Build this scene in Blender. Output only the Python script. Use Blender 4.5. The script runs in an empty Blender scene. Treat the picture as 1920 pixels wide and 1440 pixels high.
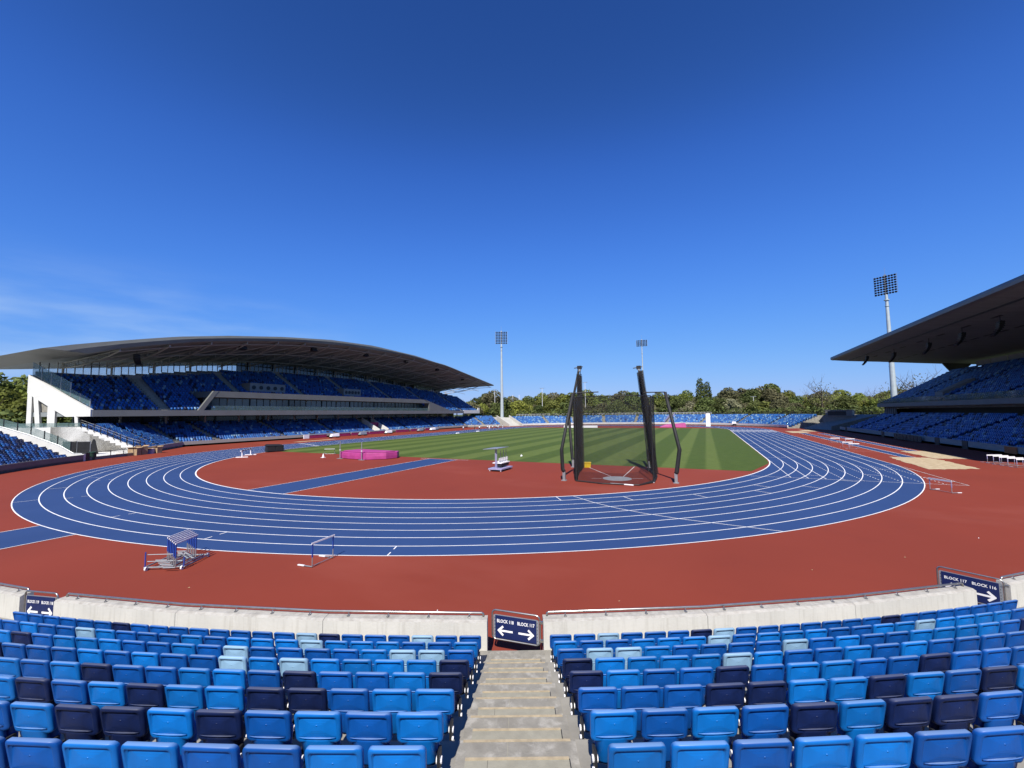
import bpy, bmesh, math, random
import numpy as np
from mathutils import Vector, Matrix
R_ = math.radians
random.seed(7); rng = np.random.default_rng(7)
scene = bpy.context.scene
col = scene.collection

# ------------------------------------------------------------------ camera
PITCH, YAW, ROLL = .07121, -.43644, -.01196
CAM = Vector((30.199, -57.238, 5.688))
cp, sp_, cy, sy = math.cos(PITCH), math.sin(PITCH), math.cos(YAW), math.sin(YAW)
F_ = Vector((sy*cp, cy*cp, sp_)); Rt = Vector((cy, -sy, 0)); U_ = Rt.cross(F_)
R2 = Rt*math.cos(ROLL) + U_*math.sin(ROLL); U2 = -Rt*math.sin(ROLL) + U_*math.cos(ROLL)
cam = bpy.data.objects.new('camera', bpy.data.cameras.new('camera')); col.objects.link(cam)
m = Matrix((R2, U2, -F_)).transposed().to_4x4(); m.translation = CAM
cam.matrix_world = m
cam.data.sensor_width = 36; cam.data.lens = 776.22*36/1920
cam.data.clip_start = .05; cam.data.clip_end = 6000
scene.camera = cam

# ------------------------------------------------------------------ light
SUN_AZ, SUN_EL = R_(162), R_(48)
w = bpy.data.worlds.new('World'); scene.world = w; w.use_nodes = True
nt = w.node_tree; nt.nodes.clear()
sky = nt.nodes.new('ShaderNodeTexSky'); sky.sky_type = 'NISHITA'; sky.sun_disc = False
sky.sun_elevation = SUN_EL; sky.sun_rotation = SUN_AZ
sky.air_density = 1.15; sky.dust_density = 0.25; sky.ozone_density = 3.2; sky.altitude = 100
bg = nt.nodes.new('ShaderNodeBackground'); bg.inputs[1].default_value = .0595
wo = nt.nodes.new('ShaderNodeOutputWorld')
sc1 = nt.nodes.new('ShaderNodeVectorMath'); sc1.operation = 'SCALE'; sc1.inputs['Scale'].default_value = .1
sc2 = nt.nodes.new('ShaderNodeVectorMath'); sc2.operation = 'SCALE'; sc2.inputs['Scale'].default_value = 10
crv = nt.nodes.new('ShaderNodeRGBCurve'); cm = crv.mapping; cm.use_clip = False; cm.extend = 'EXTRAPOLATED'
for ci_, pts_ in enumerate((((0, 0), (.076, .019), (.117, .043), (.205, .090), (.397, .185), (.658, .310), (1, .47)), ((0, 0), (.133, .074), (.202, .158), (.342, .285), (.597, .440), (.823, .545), (1, .62)),
                            ((0, 0), (.254, .305), (.361, .60), (.552, .86), (.768, .96), (1, 1.04)))):
    c_ = cm.curves[ci_]
    c_.points[0].location = pts_[0]; c_.points[1].location = pts_[-1]
    for p_ in pts_[1:-1]: c_.points.new(*p_)
cm.update()
nt.links.new(sky.outputs[0], sc1.inputs[0]); nt.links.new(sc1.outputs[0], crv.inputs['Color']); nt.links.new(crv.outputs[0], sc2.inputs[0])
tcw = nt.nodes.new('ShaderNodeTexCoord'); mpw = nt.nodes.new('ShaderNodeMapping'); mpw.inputs['Scale'].default_value = (3, 3, 14); mpw.inputs['Rotation'].default_value = (.25, .1, 0)
nzw = nt.nodes.new('ShaderNodeTexNoise'); nzw.inputs['Scale'].default_value = 1.6; nzw.inputs['Detail'].default_value = 6
nt.links.new(tcw.outputs['Generated'], mpw.inputs[0]); nt.links.new(mpw.outputs[0], nzw.inputs[0])
def mrw(src, a, b, c=0, d=1):
    n_ = nt.nodes.new('ShaderNodeMapRange'); n_.interpolation_type = 'SMOOTHSTEP'; n_.inputs[1].default_value = a; n_.inputs[2].default_value = b; n_.inputs[3].default_value = c; n_.inputs[4].default_value = d
    nt.links.new(src, n_.inputs[0]); return n_.outputs[0]
def mulw(a, b):
    n_ = nt.nodes.new('ShaderNodeMath'); n_.operation = 'MULTIPLY'; nt.links.new(a, n_.inputs[0]); nt.links.new(b, n_.inputs[1]); return n_.outputs[0]
dtw = nt.nodes.new('ShaderNodeVectorMath'); dtw.operation = 'DOT_PRODUCT'; nt.links.new(tcw.outputs['Generated'], dtw.inputs[0]); dtw.inputs[1].default_value = (-.97, .24, 0)
spw = nt.nodes.new('ShaderNodeSeparateXYZ'); nt.links.new(tcw.outputs['Generated'], spw.inputs[0])
cfac = mulw(mulw(mrw(nzw.outputs[0], .30, .85), mrw(dtw.outputs['Value'], .80, 1.0)), mulw(mrw(spw.outputs['Z'], .30, .13), mrw(spw.outputs['Z'], -.02, .04, .5, .55)))
mxw = nt.nodes.new('ShaderNodeMix'); mxw.data_type = 'RGBA'; nt.links.new(cfac, mxw.inputs[0]); nt.links.new(sc2.outputs[0], mxw.inputs[6]); mxw.inputs[7].default_value = (5.4, 7.0, 9.2, 1)
nt.links.new(mxw.outputs[2], bg.inputs[0]); nt.links.new(bg.outputs[0], wo.inputs[0])
sun = bpy.data.objects.new('sun', bpy.data.lights.new('sun', 'SUN')); col.objects.link(sun)
sun.data.energy = 5.0; sun.data.angle = R_(.53); sun.data.color = (1, .94, .84)
sd = Vector((math.sin(SUN_AZ)*math.cos(SUN_EL), math.cos(SUN_AZ)*math.cos(SUN_EL), math.sin(SUN_EL)))
sun.rotation_euler = (-sd).to_track_quat('-Z', 'Y').to_euler(); sun.location = sd*200
scene.view_settings.view_transform = 'Standard'; scene.view_settings.look = 'None'
scene.view_settings.gamma = 1; scene.view_settings.exposure = .75

# ------------------------------------------------------------------ materials
K_ = .605          # real base colours: the photograph is exposed three quarters of a stop up
def mat(name, c, rough=.6, metal=0, var=.12, scale=3, detail=4, stretch=None, c2=None, spec=.5, bump=0, bscale=None, lo=.35, hi=.65):
    c = [x*K_ for x in c]; c2 = [x*K_ for x in c2] if c2 else None
    M = bpy.data.materials.new(name); M.use_nodes = True
    t = M.node_tree; b = t.nodes['Principled BSDF']
    b.inputs['Roughness'].default_value = rough; b.inputs['Metallic'].default_value = metal
    b.inputs['Specular IOR Level'].default_value = spec
    tc = t.nodes.new('ShaderNodeTexCoord'); mp = t.nodes.new('ShaderNodeMapping')
    t.links.new(tc.outputs['Object'], mp.inputs[0])
    if stretch: mp.inputs['Scale'].default_value = stretch
    n = t.nodes.new('ShaderNodeTexNoise'); n.inputs['Scale'].default_value = scale; n.inputs['Detail'].default_value = detail
    t.links.new(mp.outputs[0], n.inputs[0])
    r = t.nodes.new('ShaderNodeValToRGB'); t.links.new(n.outputs[0], r.inputs[0])
    d = c2 if c2 else [x*(1-var) for x in c]; e = c if c2 else [min(1, x*(1+var)) for x in c]
    r.color_ramp.elements[0].position = lo; r.color_ramp.elements[1].position = hi
    r.color_ramp.elements[0].color = (*d, 1); r.color_ramp.elements[1].color = (*e, 1)
    t.links.new(r.outputs[0], b.inputs['Base Color'])
    if bump:
        n2 = t.nodes.new('ShaderNodeTexNoise'); n2.inputs['Scale'].default_value = bscale or scale*6; n2.inputs['Detail'].default_value = 3
        t.links.new(mp.outputs[0], n2.inputs[0])
        bp = t.nodes.new('ShaderNodeBump'); bp.inputs['Strength'].default_value = bump; bp.inputs['Distance'].default_value = .02
        t.links.new(n2.outputs[0], bp.inputs['Height']); t.links.new(bp.outputs[0], b.inputs['Normal'])
    M['ramp'] = r.name
    return M
def overlay(M, c, scale, lo, hi, stretch=None, amount=1., coord='Object', kind='noise'):
    """mix another noise patch of colour c over the base colour"""
    t = M.node_tree; b = t.nodes['Principled BSDF']
    src = b.inputs['Base Color'].links[0].from_socket
    tc = t.nodes.new('ShaderNodeTexCoord'); mp = t.nodes.new('ShaderNodeMapping')
    if stretch: mp.inputs['Scale'].default_value = stretch
    t.links.new(tc.outputs[coord], mp.inputs[0])
    n = t.nodes.new('ShaderNodeTexNoise'); n.inputs['Scale'].default_value = scale; n.inputs['Detail'].default_value = 5
    n.inputs['Roughness'].default_value = .6
    t.links.new(mp.outputs[0], n.inputs[0])
    mr = t.nodes.new('ShaderNodeMapRange'); mr.inputs[1].default_value = lo; mr.inputs[2].default_value = hi; mr.inputs[4].default_value = amount
    t.links.new(n.outputs[0], mr.inputs[0])
    mx = t.nodes.new('ShaderNodeMix'); mx.data_type = 'RGBA'
    t.links.new(mr.outputs[0], mx.inputs[0]); t.links.new(src, mx.inputs[6]); mx.inputs[7].default_value = (*[x*K_ for x in c], 1)
    t.links.new(mx.outputs[2], b.inputs['Base Color'])
    return M
M = {}
M['red'] = mat('red_athletics_rubber', (.275, .047, .025), .85, var=.05, scale=.12, spec=.2)
overlay(M['red'], (.34, .072, .044), .05, .58, .85, stretch=(1, .25, 1), amount=.5)
overlay(M['red'], (.38, .10, .07), .045, .54, .72, stretch=(1, 2.2, 1), amount=.45)
overlay(M['red'], (.20, .033, .022), .35, .58, .8, amount=.3)
overlay(M['red'], (.25, .04, .022), 25, .5, .8, amount=.35)
M['blue'] = mat('blue_track_rubber', (.027, .070, .215), .8, var=.05, scale=.15, spec=.25)
overlay(M['blue'], (.04, .09, .25), .4, .5, .8, stretch=(1, .3, 1), amount=.4)
M['line'] = mat('white_line_paint', (1.1, 1.1, 1.1), .7, var=.08, scale=3)
def grass(name, c, c2):
    g = mat(name, c, .9, c2=c2, scale=1.1, detail=8, lo=.3, hi=.7, bump=.5, bscale=40, spec=.2)
    overlay(g, (.15, .18, .05), .18, .5, .8, stretch=(1.6, .25, 1), amount=.5)
    return g
M['grassA'] = grass('mown_grass_light', (.185, .215, .050), (.145, .175, .034))
M['grassB'] = grass('mown_grass_dark', (.085, .112, .014), (.062, .090, .011))
M['field'] = mat('rough_grass', (.11, .14, .04), .9, c2=(.045, .075, .02), scale=.08, detail=8)
M['sand'] = mat('raked_sand', (.66, .53, .34), .95, c2=(.50, .38, .22), scale=2.2, detail=8, bump=.8, bscale=14)
M['conc'] = mat('pale_concrete', (.72, .71, .66), .85, var=.06, scale=1.2, bump=.15, bscale=18, spec=.3)
overlay(M['conc'], (.42, .40, .35), 1.8, .5, .75, stretch=(7, 7, .5), amount=.45)
M['coping'] = mat('weathered_concrete_top', (.46, .44, .40), .9, var=.12, scale=5, spec=.2)
overlay(M['coping'], (.60, .59, .55), 9, .42, .65, amount=.7)
M['step'] = mat('worn_step_concrete', (.31, .295, .255), .9, var=.12, scale=5, bump=.2, bscale=40)
overlay(M['step'], (.52, .50, .45), 5.5, .50, .66, amount=.7)
overlay(M['step'], (.20, .18, .145), 1.9, .53, .75, amount=.6)
M['slab'] = mat('tan_step_block', (.36, .345, .275), .9, var=.08, scale=8, bump=.15, bscale=50)
overlay(M['slab'], (.30, .27, .20), 2.5, .5, .8, amount=.5)
M['nosing'] = mat('tan_step_nosing', (.50, .41, .27), .8, var=.15, scale=12)
M['terrace'] = mat('terrace_concrete', (.32, .305, .265), .9, var=.15, scale=2, bump=.15, bscale=20)
M['white'] = mat('white_painted_concrete', (.80, .80, .775), .7, var=.05, scale=.8)
overlay(M['white'], (.62, .61, .56), 1.2, .56, .8, stretch=(1.5, 1.5, .35), amount=.25)
M['steel'] = mat('stainless_steel', (.60, .59, .56), .32, .85, var=.1, scale=8)
M['galv'] = mat('galvanised_steel', (.50, .53, .55), .45, .6, var=.08, scale=3)
M['mast'] = mat('pale_mast_paint', (.58, .66, .70), .45, .2, var=.06, scale=1)
M['dark'] = mat('dark_frame_metal', (.035, .036, .04), .5, .3, var=.2, scale=3)
M['black'] = mat('black_plastic', (.012, .012, .014), .55, var=.3, scale=6)
M['padblack'] = mat('black_post_padding', (.010, .010, .012), .7, var=.3, scale=4)
M['grey'] = mat('grey_cladding', (.23, .235, .235), .5, .2, var=.06, scale=.4)
M['fascia'] = mat('mid_grey_fascia_panel', (.175, .185, .18), .6, var=.06, scale=.5)
M['beige'] = mat('warm_grey_soffit', (.26, .235, .21), .8, var=.10, scale=.3)
M['soffit'] = mat('grey_roof_soffit', (.27, .30, .31), .8, var=.10, scale=.25, stretch=(1, 4, 1))
M['truss'] = mat('brown_grey_truss_steel', (.46, .46, .45), .6, var=.08, scale=2)
M['backwall'] = mat('stand_back_wall', (.36, .34, .32), .8, var=.08, scale=.5)
M['glassd'] = mat('dark_window_glass', (.025, .035, .04), .12, 0, var=.3, scale=.4, spec=.8)
M['glazing'] = mat('hospitality_glass', (.10, .15, .17), .1, 0, var=.35, scale=.25, spec=.9, stretch=(1, 1, .2))
M['navy'] = mat('navy_sign_face', (.010, .022, .115), .45, var=.08, scale=6)
M['perf'] = mat('perforated_grey_panel', (.42, .45, .50), .5, .4, var=.1, scale=30)
M['signwhite'] = mat('white_sign_print', (1.15, 1.15, 1.15), .5, var=.02, scale=5)
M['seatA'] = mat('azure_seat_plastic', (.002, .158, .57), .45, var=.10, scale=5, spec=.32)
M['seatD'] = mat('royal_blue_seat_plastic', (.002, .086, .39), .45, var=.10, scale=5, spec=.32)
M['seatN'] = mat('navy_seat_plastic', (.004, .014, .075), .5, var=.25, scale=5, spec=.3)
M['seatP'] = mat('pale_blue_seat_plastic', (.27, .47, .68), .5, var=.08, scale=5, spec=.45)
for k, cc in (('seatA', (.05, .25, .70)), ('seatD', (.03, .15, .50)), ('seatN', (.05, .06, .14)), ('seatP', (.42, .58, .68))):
    overlay(M[k], cc, 14, .60, .85, amount=.22)
    t = M[k].node_tree; oi = t.nodes.new('ShaderNodeObjectInfo'); hs = t.nodes.new('ShaderNodeHueSaturation')
    mr = t.nodes.new('ShaderNodeMapRange'); mr.inputs[3].default_value = .82; mr.inputs[4].default_value = 1.2
    b = t.nodes['Principled BSDF']; s = b.inputs['Base Color'].links[0].from_socket
    t.links.new(oi.outputs['Random'], mr.inputs[0]); t.links.new(mr.outputs[0], hs.inputs['Value'])
    t.links.new(s, hs.inputs['Color'])
    # sunlit top-edge highlight painted in: upward faces mixed towards a lighter tone
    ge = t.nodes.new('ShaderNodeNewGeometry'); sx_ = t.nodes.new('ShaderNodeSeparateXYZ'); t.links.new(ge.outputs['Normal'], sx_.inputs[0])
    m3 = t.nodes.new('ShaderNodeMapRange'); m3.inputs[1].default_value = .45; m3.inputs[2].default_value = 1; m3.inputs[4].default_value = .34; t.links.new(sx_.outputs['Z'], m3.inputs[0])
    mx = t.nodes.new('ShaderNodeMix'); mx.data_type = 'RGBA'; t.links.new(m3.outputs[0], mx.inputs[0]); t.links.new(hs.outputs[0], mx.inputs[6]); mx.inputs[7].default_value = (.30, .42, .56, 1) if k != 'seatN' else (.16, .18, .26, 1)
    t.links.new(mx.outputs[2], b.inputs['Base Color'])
M['pink'] = mat('magenta_mat_cover', (.50, .055, .28), .6, var=.10, scale=1.5, bump=.3, bscale=4)
M['pinkside'] = mat('dark_magenta_board', (.36, .02, .12), .6, var=.15, scale=1)
M['hblue'] = mat('blue_hurdle_post', (.020, .075, .42), .4, var=.08, scale=8)
M['hwhite'] = mat('white_hurdle_board', (1.05, 1.05, 1.1), .45, var=.04, scale=8)
M['card'] = mat('brown_cardboard', (.44, .30, .17), .9, var=.15, scale=3)
M['yellow'] = mat('yellow_plastic', (.80, .55, .01), .5, var=.08, scale=5)
M['green'] = mat('green_bin_plastic', (.012, .06, .04), .6, var=.15, scale=4)
M['greencourt'] = mat('green_court_surface', (.03, .12, .08), .8)
M['lilac'] = mat('lilac_painted_metal', (.42, .40, .66), .5, var=.06, scale=4)
M['orange'] = mat('orange_sign_face', (.62, .17, .03), .6, var=.1, scale=4)
M['circle'] = mat('smooth_throwing_circle', (.50, .51, .53), .8, var=.06, scale=2)
M['skin'] = mat('skin', (.45, .26, .18), .6, var=.05)
M['bark'] = mat('tree_bark', (.10, .075, .05), .9, var=.25, scale=4)
def leafmat(name, c):
    c = [x*K_ for x in c]
    g = bpy.data.materials.new(name); g.use_nodes = True
    t = g.node_tree; b = t.nodes['Principled BSDF']; b.inputs['Roughness'].default_value = .75; b.inputs['Specular IOR Level'].default_value = .2
    oi = t.nodes.new('ShaderNodeObjectInfo'); ge = t.nodes.new('ShaderNodeTexCoord'); n = t.nodes.new('ShaderNodeTexNoise')
    n.inputs['Scale'].default_value = .55; n.inputs['Detail'].default_value = 5; t.links.new(ge.outputs['Object'], n.inputs[0])
    r = t.nodes.new('ShaderNodeValToRGB'); t.links.new(n.outputs[0], r.inputs[0])
    r.color_ramp.elements[0].position = .35; r.color_ramp.elements[1].position = .65
    r.color_ramp.elements[0].color = (*[x*.72 for x in c], 1); r.color_ramp.elements[1].color = (*[x*1.3 for x in c], 1)
    hs = t.nodes.new('ShaderNodeHueSaturation'); mr = t.nodes.new('ShaderNodeMapRange'); mr.inputs[3].default_value = .7; mr.inputs[4].default_value = 1.35
    m2 = t.nodes.new('ShaderNodeMapRange'); m2.inputs[3].default_value = .485; m2.inputs[4].default_value = .515
    t.links.new(oi.outputs['Random'], mr.inputs[0]); t.links.new(mr.outputs[0], hs.inputs['Value'])
    wn = t.nodes.new('ShaderNodeTexWhiteNoise'); wn.noise_dimensions = '1D'; t.links.new(oi.outputs['Random'], wn.inputs['W'])
    t.links.new(wn.outputs[0], m2.inputs[0]); t.links.new(m2.outputs[0], hs.inputs['Hue'])
    t.links.new(r.outputs[0], hs.inputs['Color']); t.links.new(hs.outputs[0], b.inputs['Base Color'])
    tr = t.nodes.new('ShaderNodeBsdfTranslucent'); t.links.new(hs.outputs[0], tr.inputs[0])
    mx = t.nodes.new('ShaderNodeMixShader'); mx.inputs[0].default_value = .3
    t.links.new(b.outputs[0], mx.inputs[1]); t.links.new(tr.outputs[0], mx.inputs[2])
    t.links.new(mx.outputs[0], t.nodes['Material Output'].inputs[0])
    return g
M['leafA'] = leafmat('spring_green_leaves', (.19, .225, .055))
M['leafB'] = leafmat('dark_green_leaves', (.13, .165, .05))
M['leafC'] = leafmat('olive_brown_buds', (.20, .195, .10))
M['leafD'] = leafmat('yellow_green_leaves', (.26, .30, .06))
M['leafE'] = leafmat('cream_blossom_and_leaves', (.34, .33, .20))
def netmat(name, c, op):
    g = bpy.data.materials.new(name); g.use_nodes = True; t = g.node_tree
    b = t.nodes['Principled BSDF']; b.inputs['Base Color'].default_value = (*c, 1); b.inputs['Roughness'].default_value = .8
    tr = t.nodes.new('ShaderNodeBsdfTransparent'); mx = t.nodes.new('ShaderNodeMixShader')
    tc = t.nodes.new('ShaderNodeTexCoord'); n = t.nodes.new('ShaderNodeTexNoise'); n.inputs['Scale'].default_value = 1.3
    t.links.new(tc.outputs['Object'], n.inputs[0])
    mr = t.nodes.new('ShaderNodeMapRange'); mr.inputs[1].default_value = .3; mr.inputs[2].default_value = .7
    mr.inputs[3].default_value = op*.85; mr.inputs[4].default_value = op*1.15
    t.links.new(n.outputs[0], mr.inputs[0]); t.links.new(mr.outputs[0], mx.inputs[0])
    t.links.new(tr.outputs[0], mx.inputs[1]); t.links.new(b.outputs[0], mx.inputs[2])
    t.links.new(mx.outputs[0], t.nodes['Material Output'].inputs[0]); return g
M['net'] = netmat('black_netting', (.006, .006, .007), .33); M['netd'] = netmat('folded_black_netting', (.006, .006, .007), .36)
def glassmat(name, c, op, rough=.05):
    g = netmat(name, c, op); g.node_tree.nodes['Principled BSDF'].inputs['Roughness'].default_value = rough; return g
M['glass'] = glassmat('green_tinted_balustrade_glass', (.10, .16, .16), .42)
M['clear'] = glassmat('clear_pane_glass', (.55, .65, .70), .25)

# ------------------------------------------------------------------ helpers
class MB:
    def __init__(s): s.v = []; s.f = []; s.m = []
    def add(s, vs, fs, mi=0):
        o = len(s.v); s.v += [tuple(v) for v in vs]
        for f in fs: s.f.append([o+i for i in f]); s.m.append(mi)
        return s
    def box(s, x0, x1, y0, y1, z0, z1, mi=0, X=None):
        vs = [Vector((x, y, z)) for z in (z0, z1) for y in (y0, y1) for x in (x0, x1)]
        if X is not None: vs = [X @ v for v in vs]
        return s.add(vs, [(0, 2, 3, 1), (4, 5, 7, 6), (0, 1, 5, 4), (2, 6, 7, 3), (0, 4, 6, 2), (1, 3, 7, 5)], mi)
    def hexa(s, a, b, mi=0):
        """a: 4 bottom pts, b: 4 top pts"""
        return s.add(list(a)+list(b), [(3, 2, 1, 0), (4, 5, 6, 7), (0, 1, 5, 4), (1, 2, 6, 5), (2, 3, 7, 6), (3, 0, 4, 7)], mi)
    def tube(s, pts, r, n=8, mi=0, closed=False):
        pts = [Vector(p) for p in pts]; k = len(pts); rs = r if isinstance(r, (list, tuple)) else [r]*k
        rings = []; ref = None
        for i, p in enumerate(pts):
            a = pts[(i-1) % k] if (closed or i) else p; b = pts[(i+1) % k] if (closed or i < k-1) else p
            t = (b-a).normalized()
            if ref is None: ref = Vector((0, 0, 1)) if abs(t.z) < .9 else Vector((1, 0, 0))
            u = t.cross(ref).normalized(); v = t.cross(u).normalized()
            if t.length: ref = -v
            rings.append([p + (u*math.cos(2*math.pi*j/n) + v*math.sin(2*math.pi*j/n))*rs[i] for j in range(n)])
        vs = [q for rr in rings for q in rr]; fs = []
        for i in range(k if closed else k-1):
            i2 = (i+1) % k
            for j in range(n): fs.append((i*n+j, i*n+(j+1) % n, i2*n+(j+1) % n, i2*n+j))
        if not closed: fs += [tuple(range(n))[::-1], tuple((k-1)*n+j for j in range(n))]
        return s.add(vs, fs, mi)
    def loft(s, loops, mi=0, cap0=True, cap1=True):
        n = len(loops[0]); vs = [q for l in loops for q in l]; fs = []
        for i in range(len(loops)-1):
            for j in range(n): fs.append((i*n+j, i*n+(j+1) % n, (i+1)*n+(j+1) % n, (i+1)*n+j))
        if cap0: fs.append(tuple(range(n))[::-1])
        if cap1: fs.append(tuple((len(loops)-1)*n+j for j in range(n)))
        return s.add(vs, fs, mi)
    def poly(s, pts, z, mi=0): return s.add([(p[0], p[1], z) for p in pts], [tuple(range(len(pts)))], mi)
    def strip(s, A, B, mi=0):
        n = len(A); return s.add(list(A)+list(B), [(i, i+1, n+i+1, n+i) for i in range(n-1)], mi)
    def prism(s, poly, z0, z1, mi=0):
        n = len(poly)
        return s.add([(*p[:2], z0) for p in poly]+[(*p[:2], z1) for p in poly],
                     [tuple(range(n))[::-1], tuple(range(n, 2*n))]+[(i, (i+1) % n, n+(i+1) % n, n+i) for i in range(n)], mi)
    def mesh(s, name, mats, smooth=False):
        me = bpy.data.meshes.new(name); me.from_pydata(s.v, [], s.f)
        for mm in (mats if isinstance(mats, (list, tuple)) else [mats]): me.materials.append(M[mm] if isinstance(mm, str) else mm)
        me.polygons.foreach_set('material_index', s.m)
        bm = bmesh.new(); bm.from_mesh(me); bmesh.ops.recalc_face_normals(bm, faces=bm.faces); bm.to_mesh(me); bm.free()
        if smooth: me.polygons.foreach_set('use_smooth', [True]*len(me.polygons))
        me.update(); return me
    def build(s, name, mats, parent=None, smooth=False, label=None, cat=None, group=None, kind=None):
        o = bpy.data.objects.new(name, s.mesh(name, mats, smooth)); col.objects.link(o)
        if parent: o.parent = parent
        tag(o, label, cat, group, kind); return o
def tag(o, label=None, cat=None, group=None, kind=None):
    for k, v in (('label', label), ('category', cat), ('group', group), ('kind', kind)):
        if v: o[k] = v
    return o
def empty(name, loc, rz=0, label=None, cat=None, group=None):
    o = bpy.data.objects.new(name, None); col.objects.link(o); o.location = loc; o.rotation_euler = (0, 0, rz)
    o.empty_display_size = .2
    return tag(o, label, cat, group)
def copy_tree(o, parent=None):
    c = o.copy(); col.objects.link(c)
    if parent: c.parent = parent
    for ch in list(o.children): copy_tree(ch, c)
    return c
def ordn(n): return {1: 'first', 2: 'second', 3: 'third', 4: 'fourth', 5: 'fifth', 6: 'sixth', 7: 'seventh', 8: 'eighth', 9: 'ninth', 10: 'tenth', 11: 'eleventh', 12: 'twelfth', 13: 'thirteenth', 14: 'fourteenth', 15: 'fifteenth', 16: 'sixteenth', 17: 'seventeenth', 18: 'eighteenth', 19: 'nineteenth', 20: 'twentieth', 21: 'twenty-first', 22: 'twenty-second', 23: 'twenty-third', 24: 'twenty-fourth', 25: 'twenty-fifth', 26: 'twenty-sixth', 27: 'twenty-seventh', 28: 'twenty-eighth'}[n]
def lerp(a, b, t): return a+(b-a)*t
def interp(x, pts): return float(np.interp(x, [p[0] for p in pts], [p[1] for p in pts]))
YF = 84.39
def oval(r, n=48, y0=0, y1=YF):
    """closed oval, starts at the left of the near bend"""
    P = [(-r*math.cos(math.pi*i/n), y0-r*math.sin(math.pi*i/n)) for i in range(n+1)]
    P += [(r*math.cos(math.pi*i/n), y1+r*math.sin(math.pi*i/n)) for i in range(n+1)]
    return P

# ------------------------------------------------------------------ ground, track and field
g = MB(); g.poly([(-4000, -4000), (4000, -4000), (4000, 4000), (-4000, 4000)], -.06)
g.build('ground', 'field', kind='structure')
g = MB(); P = oval(68, 64)
g.poly(P, 0); g.build('red_running_surface', 'red', kind='structure')
def ring(mb, r0, r1, z, n=96, mi=0):
    A = oval(r0, n); B = oval(r1, n); A.append(A[0]); B.append(B[0])
    return mb.strip([(*p, z) for p in A], [(*p, z) for p in B], mi)
g = ring(MB(), 36.5, 47.48, .004); g.build('running_track', 'blue', kind='structure')
g = MB()
g.add([(-2.35, -50.5, .0035), (1.85, -52.2, .0035), (1.85, -47.3, .0035), (-2.35, -47.3, .0035)], [(0, 1, 2, 3)])
g.add([(-2.35, -36.55, .0035), (1.85, -36.55, .0035), (1.85, -12.9, .0035), (-2.35, -12.9, .0035)], [(0, 1, 2, 3)])
g.build('javelin_runway', 'blue', kind='structure')
# infield: mown stripes
def yb(x): return max(-12.0, -math.sqrt(max(0, 36.38**2-x*x)))
def yt(x): return min(96.4, YF+math.sqrt(max(0, 36.38**2-x*x)))
bounds = [-36.38]
x = -36.38
st = [-33, -29.6, -26.3, -23, -19.7, -16.4, -13.2, -10, -6.8, -3.6, -.4, 2.8, 6, 9.1, 12.2, 15.4, 18.6, 21.9, 25.7, 28, 29.95, 31.3, 36.38]
bounds += st
bd = np.array(bounds)
def stripe(x):
    k = int(np.searchsorted(bd, x))-1; v = k % 2
    d = min(x-bd[max(0, k)], bd[min(len(bd)-1, k+1)]-x); return .5+(v-.5)*min(1, d/.16)
xs = []
for a, b in zip(bounds, bounds[1:]): xs += [a, a+.16, a+.32, (a+b)/2, b-.32, b-.16]
xs = sorted(set(xs))+[36.38]
V = []; NY = 28
for x in xs:
    for j in range(NY+1): V.append((x, lerp(yb(x), yt(x), j/NY), .005))
Fc = [(i*(NY+1)+j, (i+1)*(NY+1)+j, (i+1)*(NY+1)+j+1, i*(NY+1)+j+1) for i in range(len(xs)-1) for j in range(NY)]
me = bpy.data.meshes.new('infield_grass'); me.from_pydata(V, [], Fc); at_ = me.attributes.new('stripe', 'FLOAT', 'POINT')
at_.data.foreach_set('value', [stripe(v[0]) for v in V])
gm = grass('mown_grass', (.145, .198, .042), (.115, .165, .032)); M['grass'] = gm; t = gm.node_tree
b_ = t.nodes['Principled BSDF']; src = b_.inputs['Base Color'].links[0].from_socket
an = t.nodes.new('ShaderNodeAttribute'); an.attribute_name = 'stripe'; mx = t.nodes.new('ShaderNodeMix'); mx.data_type = 'RGBA'; mx.blend_type = 'MULTIPLY'; mx.inputs[0].default_value = 1
cr = t.nodes.new('ShaderNodeValToRGB'); cr.color_ramp.elements[0].color = (.52, .62, .42, 1); cr.color_ramp.elements[1].color = (1, 1, 1, 1)
nz = t.nodes.new('ShaderNodeTexNoise'); nz.inputs['Scale'].default_value = .9; nz.inputs['Detail'].default_value = 8; tc0 = t.nodes.new('ShaderNodeTexCoord'); t.links.new(tc0.outputs['Object'], nz.inputs[0])
ad = t.nodes.new('ShaderNodeMath'); ad.operation = 'MULTIPLY_ADD'; ad.inputs[1].default_value = .55; t.links.new(nz.outputs[0], ad.inputs[0])
sb = t.nodes.new('ShaderNodeMath'); sb.operation = 'MULTIPLY_ADD'; sb.inputs[1].default_value = .80; sb.inputs[2].default_value = -.17; t.links.new(an.outputs['Fac'], sb.inputs[0]); t.links.new(sb.outputs[0], ad.inputs[2])
t.links.new(ad.outputs[0], cr.inputs[0]); t.links.new(src, mx.inputs[6]); t.links.new(cr.outputs[0], mx.inputs[7]); t.links.new(mx.outputs[2], b_.inputs['Base Color'])
me.materials.append(gm); o = bpy.data.objects.new('infield_grass', me); col.objects.link(o); tag(o, kind='structure')
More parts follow.
